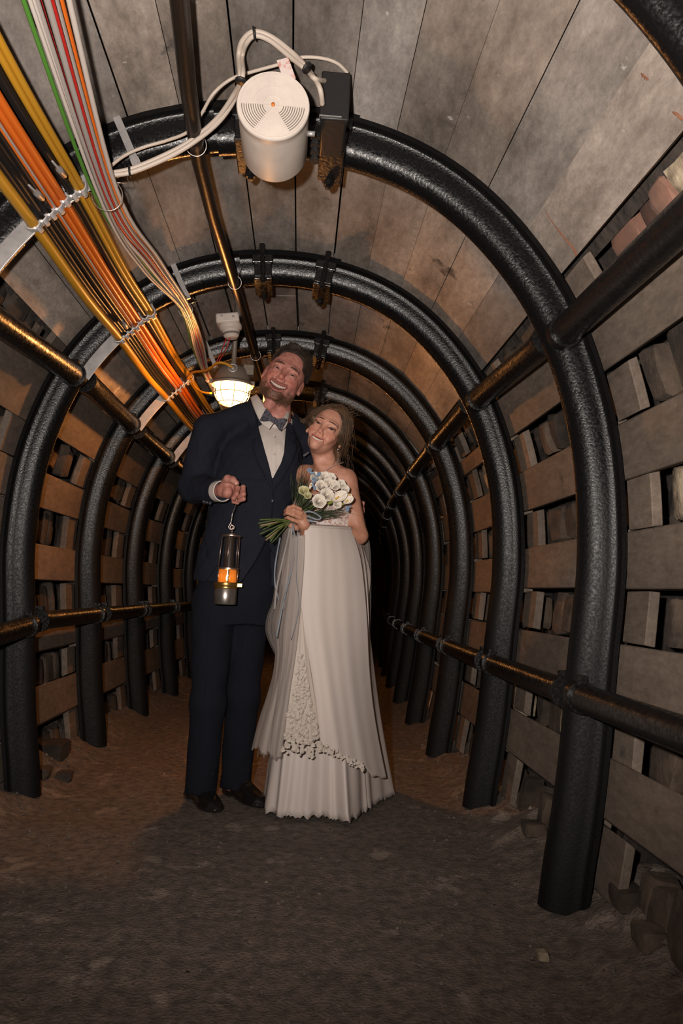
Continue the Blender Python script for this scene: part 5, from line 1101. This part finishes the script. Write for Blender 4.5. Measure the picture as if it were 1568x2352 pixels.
sheet('tulle_layer', [(668, 1235, 2.81), (657, 1300, 2.83), (645, 1380, 2.86), (636, 1460, 2.88), (628, 1540, 2.90), (612, 1600, 2.91), (592, 1660, 2.92), (577, 1716, 2.93)],
      [(700, 1228, 2.79), (697, 1300, 2.80), (692, 1360, 2.81), (687, 1430, 2.82), (678, 1510, 2.82), (666, 1590, 2.82), (655, 1670, 2.82), (646, 1745, 2.83)], 'tulle', .03, nu=40, fold=.006, nf=1.6, ph=1, hem=5, curl=0)
sheet('tulle_layer', [(662, 1225, 2.80), (652, 1290, 2.82), (640, 1370, 2.85), (625, 1430, 2.88), (632, 1500, 2.885), (622, 1580, 2.895), (604, 1650, 2.90), (590, 1735, 2.91)],
      [(690, 1232, 2.80), (684, 1300, 2.80), (676, 1380, 2.81), (668, 1450, 2.82), (660, 1520, 2.82), (652, 1600, 2.82), (645, 1670, 2.83), (640, 1738, 2.84)], 'veil_net', .02, nu=36, fold=.010, nf=2, ph=2.2, hem=4)
sheet('lace_panel', [(689, 1396, 2.845), (682, 1450, 2.84), (672, 1520, 2.835), (660, 1590, 2.83), (650, 1650, 2.83), (645, 1696, 2.835)], [(692, 1396, 2.845), (700, 1450, 2.845), (710, 1520, 2.845), (722, 1590, 2.845), (731, 1650, 2.845), (736, 1700, 2.85)], 'lace', .012, nu=30, nv=40, fold=.004, nf=2, ph=.5, hem=6)
def leaves(name, spots, seed, sz):
    rr = random.Random(seed); m = MB()
    for px, py, Y in spots:
        c = at(px, py, Y - .006); a = rr.uniform(0, 6.28); s = sz*rr.uniform(.6, 1.2); M = Matrix.Rotation(a, 3, 'Y') @ Matrix.Rotation(rr.uniform(-.4, .4), 3, 'X'); P = []
        for i in range(7):
            t = i/6; w = math.sin(math.pi*t**.8)*.42; P.append([c + M @ (Vector((w*k/2, -.35*abs(k/2)*w - .25*math.sin(3*t), t - .5))*s) for k in (-2, -1, 0, 1, 2)])
        m.grid(P)
    return m.build(name, 'lace', lady, solid=.0008)
rr = random.Random(12); sp = []
for k in range(230):
    v = rr.random()**.62; l = 689 - 44*v; r = 692 + 46*v; px = l + (r - l)*rr.random(); sp.append((px, 1500 + v*230 + rr.uniform(-6, 10), 2.822 + .010*rr.random()))
leaves('lace_applique', sp, 4, .019)
sp = [(735 + 100*t + rr.uniform(-3, 3), 1716 + 50*t + rr.uniform(-12, 6), 2.815 + .05*t) for t in [k/60 for k in range(61)]]; leaves('hem_lace', sp, 6, .015)
sheet('veil', [(818, 1195, 3.10), (828, 1260, 3.12), (830, 1340, 3.13), (828, 1430, 3.14), (826, 1520, 3.14), (822, 1620, 3.14)], [(838, 1190, 3.12), (850, 1260, 3.14), (852, 1340, 3.15), (851, 1430, 3.16), (848, 1520, 3.16), (836, 1640, 3.15)], 'veil_net', .01, nu=20, fold=.008, nf=2)
sheet('side_train', [(812, 1216, 2.95), (826, 1300, 2.965), (838, 1400, 2.985), (842, 1500, 3.0)], [(822, 1222, 3.02), (840, 1300, 3.03), (847, 1400, 3.05), (848, 1500, 3.06)], 'crepe', .0, nu=16, fold=.006, nf=2)
sheet('side_train', [(690, 1128, 2.90), (668, 1165, 2.90), (652, 1215, 2.90), (640, 1270, 2.91), (632, 1330, 2.92), (626, 1380, 2.92), (612, 1420, 2.92), (612, 1460, 2.92), (640, 1520, 2.92)], [(700, 1130, 2.88), (688, 1170, 2.88), (676, 1220, 2.88), (664, 1280, 2.88), (655, 1330, 2.88), (650, 1380, 2.88), (645, 1430, 2.88), (645, 1470, 2.88), (655, 1520, 2.88)], 'veil_net', .01, nu=24, fold=.012, nf=3, ph=1)

# ------------------------------------------------------------------ bouquet
mat('petal', (.80, .74, .66), .6, col2=(.72, .65, .56), scale=20); mat('petal_cream', (.60, .56, .34), .55, col2=(.50, .46, .24), scale=20); mat('calla_white', (.78, .71, .62), .45)
mat('calla_green', (.42, .38, .10), .45, col2=(.20, .24, .04), scale=25); mat('stem_green', (.085, .115, .022), .5, col2=(.05, .075, .014), scale=18, objvar=.45); mat('stem_pale', (.30, .19, .10), .5)
mat('leaf_dark', (.022, .034, .010), .6); mat('blue_petal', (.13, .23, .38), .6, col2=(.24, .34, .46), scale=60); mat('blue_ribbon', (.22, .25, .29), .5, alpha=.75); mat('white_ribbon', (.40, .36, .34), .5, alpha=.55); mat('spadix', (.60, .36, .04), .7)
bq = thing('bouquet', at(672, 1186, 2.83), 'bridal bouquet of white roses, calla lilies and small blue flowers', 'bouquet')
def rose(c, r, dirv, mt, seed):
    rr = random.Random(seed); Q = rot_from(dirv); m = MB()
    for lay, (n, ro, hh, open_) in enumerate(((3, .24, .66, .0), (3, .42, .66, .05), (4, .62, .60, .12), (5, .82, .50, .22), (5, .98, .34, .45))):
        for k in range(n):
            a0 = k*6.283/n + lay*.9 + rr.uniform(-.15, .15); wd_ = 6.283/n*1.25; P = []
            for i in range(6):
                t = i/5; R_ = (ro*(.35 + .65*t**.7) + open_*.25*max(0, t - .7)); H = -.35 + (hh + .35)*t - open_*.25*max(0, t - .65)*2; row = []
                for j in range(7):
                    s = (j - 3)/3; aa = a0 + s*wd_*.5*(.6 + .5*math.sin(math.pi*(t*.75 + .1))); e = 1 - .16*s*s*t; rw = 1 + .05*math.sin(s*4 + k + seed)*t; row.append(c + Q @ (Vector((R_*rw*math.cos(aa), R_*rw*math.sin(aa), H*e))*r))
                P.append(row)
            m.grid(P)
    m.lathe([(.16*r, -.3*r), (.19*r, .2*r), (.13*r, .55*r), (.03*r, .6*r)], c, Q, 10)
    return m.build('rose', mt, bq, solid=.0006)
hold = at(674, 1187, 2.835)
RS = 1.18
ROS = [(697, 1127.5, 2.80, 10.5, 'petal_cream'), (706, 1138, 2.80, 8, 'petal_cream'), (725, 1097, 2.83, 12, 'petal'), (746, 1098, 2.80, 13, 'petal'), (738, 1118, 2.785, 13, 'petal'), (755, 1111, 2.785, 11.5, 'petal'), (768, 1115, 2.79, 11, 'petal'), (750, 1137, 2.785, 14, 'petal'), (732, 1152, 2.78, 14, 'petal'), (774, 1158, 2.79, 9, 'petal'), (783, 1113, 2.81, 10, 'petal'), (792, 1123, 2.82, 9, 'petal'), (760, 1097, 2.82, 10, 'petal')]
for k, (px, py, Y, r, mt) in enumerate(ROS):
    c = at(px, py, Y); d = (c - hold).normalized()*.55 + Vector((-.12, -1, -.05)); rose(c, RS*r/626, d, mt, k*3 + 1)
    if k in (0, 1, 8): MB().tube(smooth_path([c - d.normalized()*.008, c.lerp(hold, .5) + Vector((0, .01, 0)), hold], 5), .0022, 6).build('stem', 'stem_green', bq)
def calla(c, base_, r, seed):
    ax_ = (c - base_).normalized(); Q = rot_from(ax_, ); face = Vector((-.15, -1, .1)); m = MB(); P = []; L_ = (c - base_).length; s1 = ax_.cross(face).normalized(); s2 = s1.cross(ax_).normalized()
    for i in range(15):
        t = i/14; row = []; R_ = r*(.16 + .28*t + .62*max(0, t - .45)**1.1*1.55)
        for j in range(25):
            a = j/24*2*math.pi; lip = max(0, t - .55)/.45; back = (.5 + .5*math.cos(a)); row.append(base_ + ax_*(L_*t + lip*r*1.5*back**1.5*.9 - lip*r*.25*(1 - back)) + s1*R_*math.sin(a)*(1 - .12*lip) + s2*(-R_*math.cos(a)*(1 - .25*lip) - lip*r*.1))
        P.append(row)
    m.grid(P[8:]); o = m.build('calla_lily', 'calla_white', bq, solid=.0008)
    m = MB(); m.grid(P[:9]); m.build('calla_tube', 'calla_green', o, solid=.0008)
    MB().tube([base_ + ax_*L_*.3, c + ax_*.004], [.003, .0028], 8).build('spadix', 'spadix', o)
calla(at(776, 1142, 2.765), at(753, 1158, 2.80), .024, 1); calla(at(797, 1150, 2.79), at(783, 1161, 2.81), .017, 2); calla(at(714, 1114, 2.80), at(705, 1133, 2.81), .008, 3); calla(at(802, 1137, 2.80), at(790, 1134, 2.81), .007, 4)
rr = random.Random(9)
for (px, py, R_, n) in ((714, 1081, 9, 10), (729, 1092, 7, 7), (723, 1104, 8, 9), (721, 1120, 6, 6), (796, 1170, 9, 9)):
    m = MB()
    for k in range(n):
        c = at(px + rr.uniform(-R_, R_)*.8, py + rr.uniform(-R_, R_)*.8, 2.775 + rr.uniform(-.012, .012)); Q = rot_from((rr.uniform(-.5, .5), -1, rr.uniform(-.4, .4)))
        for j in range(5):
            a = j*1.2566; P = [[c + Q @ Vector(((.0005 + .0042*t)*math.cos(a + s*.55*math.sin(math.pi*(.15 + .7*t))), (.0005 + .0042*t)*math.sin(a + s*.55*math.sin(math.pi*(.15 + .7*t))), .001*t*t)) for s in (-1, -.4, .4, 1)] for t in (0, .33, .66, 1)]
            m.grid(P)
    m.build('blue_blossoms', 'blue_petal', bq, solid=.0005)
ends = [(596, 1194), (592, 1202), (597, 1207), (596, 1212), (603, 1217), (596, 1227), (610, 1234), (610, 1241), (619, 1238), (620, 1244), (623, 1248), (632, 1240), (628, 1230), (615, 1208)]
for k, (px, py) in enumerate(ends):
    a = at(px, py, 2.80 + .012*(k % 4)); b = hold + Vector((rr.uniform(-.008, .008), .002*(k % 5), rr.uniform(-.010, .010))); e = at(705 + k*6, 1128 + (k*37 % 40), 2.83)
    MB().tube(smooth_path([a, a.lerp(b, .5) + Vector((0, 0, .002)), b, b.lerp(e, .6) + Vector((0, .0, -.004)), e], 4), .0034 if k in (5, 6) else .0026, 8).build('stem', 'stem_pale' if k in (7, 2) else 'stem_green', bq)
m = MB()
for k in range(130):
    g = k % 3; cx, cy = ((690, 1100), (712, 1160), (775, 1178))[g]; e = at(cx + rr.gauss(0, (10, 12, 20)[g]), cy + rr.gauss(0, (22, 12, 7)[g]), 2.81 + rr.uniform(-.02, .03)); a = hold.lerp(e, rr.uniform(.3, .6)) + Vector((0, .012, 0))
    m.tube(smooth_path([a, a.lerp(e, .5) + Vector((rr.uniform(-.006, .006), 0, rr.uniform(-.006, .006))), e], 3), .0008, 4)
o = m.build('feathery_greenery', 'leaf_dark', bq); o['kind'] = 'stuff'
for k in range(9):
    px, py = ((700, 1108), (694, 1092), (708, 1100), (716, 1150), (722, 1166), (748, 1172), (700, 1150), (688, 1112), (712, 1138))[k]; e = at(px, py, 2.80); a = hold.lerp(e, .45); s = (e - a).cross(Vector((0, 1, 0))).normalized(); P = []
    for i in range(8): t = i/7; P.append([a.lerp(e, t) + s*(.0045*math.sin(math.pi*t)*q) + Vector((0, -.004*(1 - abs(q)), 0)) for q in (-1, 0, 1)])
    m = MB(); m.grid(P); m.build('leaf', 'leaf_dark', bq, solid=.0006)
def ribbon(P, w, mt, name='ribbon', par=bq):
    P = smooth_path([at(*p) for p in P], 6); R_ = []
    for i, p in enumerate(P):
        t = (P[min(i + 1, len(P) - 1)] - P[max(0, i - 1)]).normalized(); tw = Matrix.Rotation(.5*math.sin(i*.35), 3, t); s = tw @ t.cross(Vector((0, 1, 0))).normalized(); R_.append([p - s*w, p, p + s*w])
    m = MB(); m.grid(R_); return m.build(name, mt, par, solid=.0006)
ribbon([(690, 1183, 2.80), (706, 1175, 2.79), (722, 1178, 2.79), (736, 1188, 2.785), (730, 1193, 2.785), (714, 1189, 2.79), (700, 1184, 2.795), (690, 1183, 2.80)], .0035, 'blue_ribbon', 'ribbon_bow')
ribbon([(692, 1186, 2.80), (704, 1194, 2.795), (722, 1198, 2.79)], .004, 'blue_ribbon', 'ribbon_bow')
ribbon([(672, 1205, 2.80), (676, 1240, 2.80), (674, 1290, 2.80), (664, 1330, 2.80), (650, 1385, 2.79), (635, 1465, 2.79)], .003, 'blue_ribbon')
ribbon([(666, 1212, 2.82), (655, 1260, 2.84), (642, 1320, 2.85), (634, 1360, 2.85), (630, 1400, 2.85)], .004, 'white_ribbon')
ribbon([(643, 1235, 2.84), (636, 1270, 2.85), (631, 1310, 2.85), (632, 1345, 2.85), (640, 1380, 2.85)], .003, 'blue_ribbon')
ribbon([(684, 1215, 2.79), (682, 1280, 2.79), (680, 1330, 2.79), (686, 1380, 2.79), (682, 1420, 2.79), (668, 1470, 2.79)], .0013, 'blue_ribbon')
ribbon([(670, 1212, 2.80), (664, 1270, 2.81), (660, 1330, 2.81), (650, 1400, 2.81)], .004, 'white_ribbon')
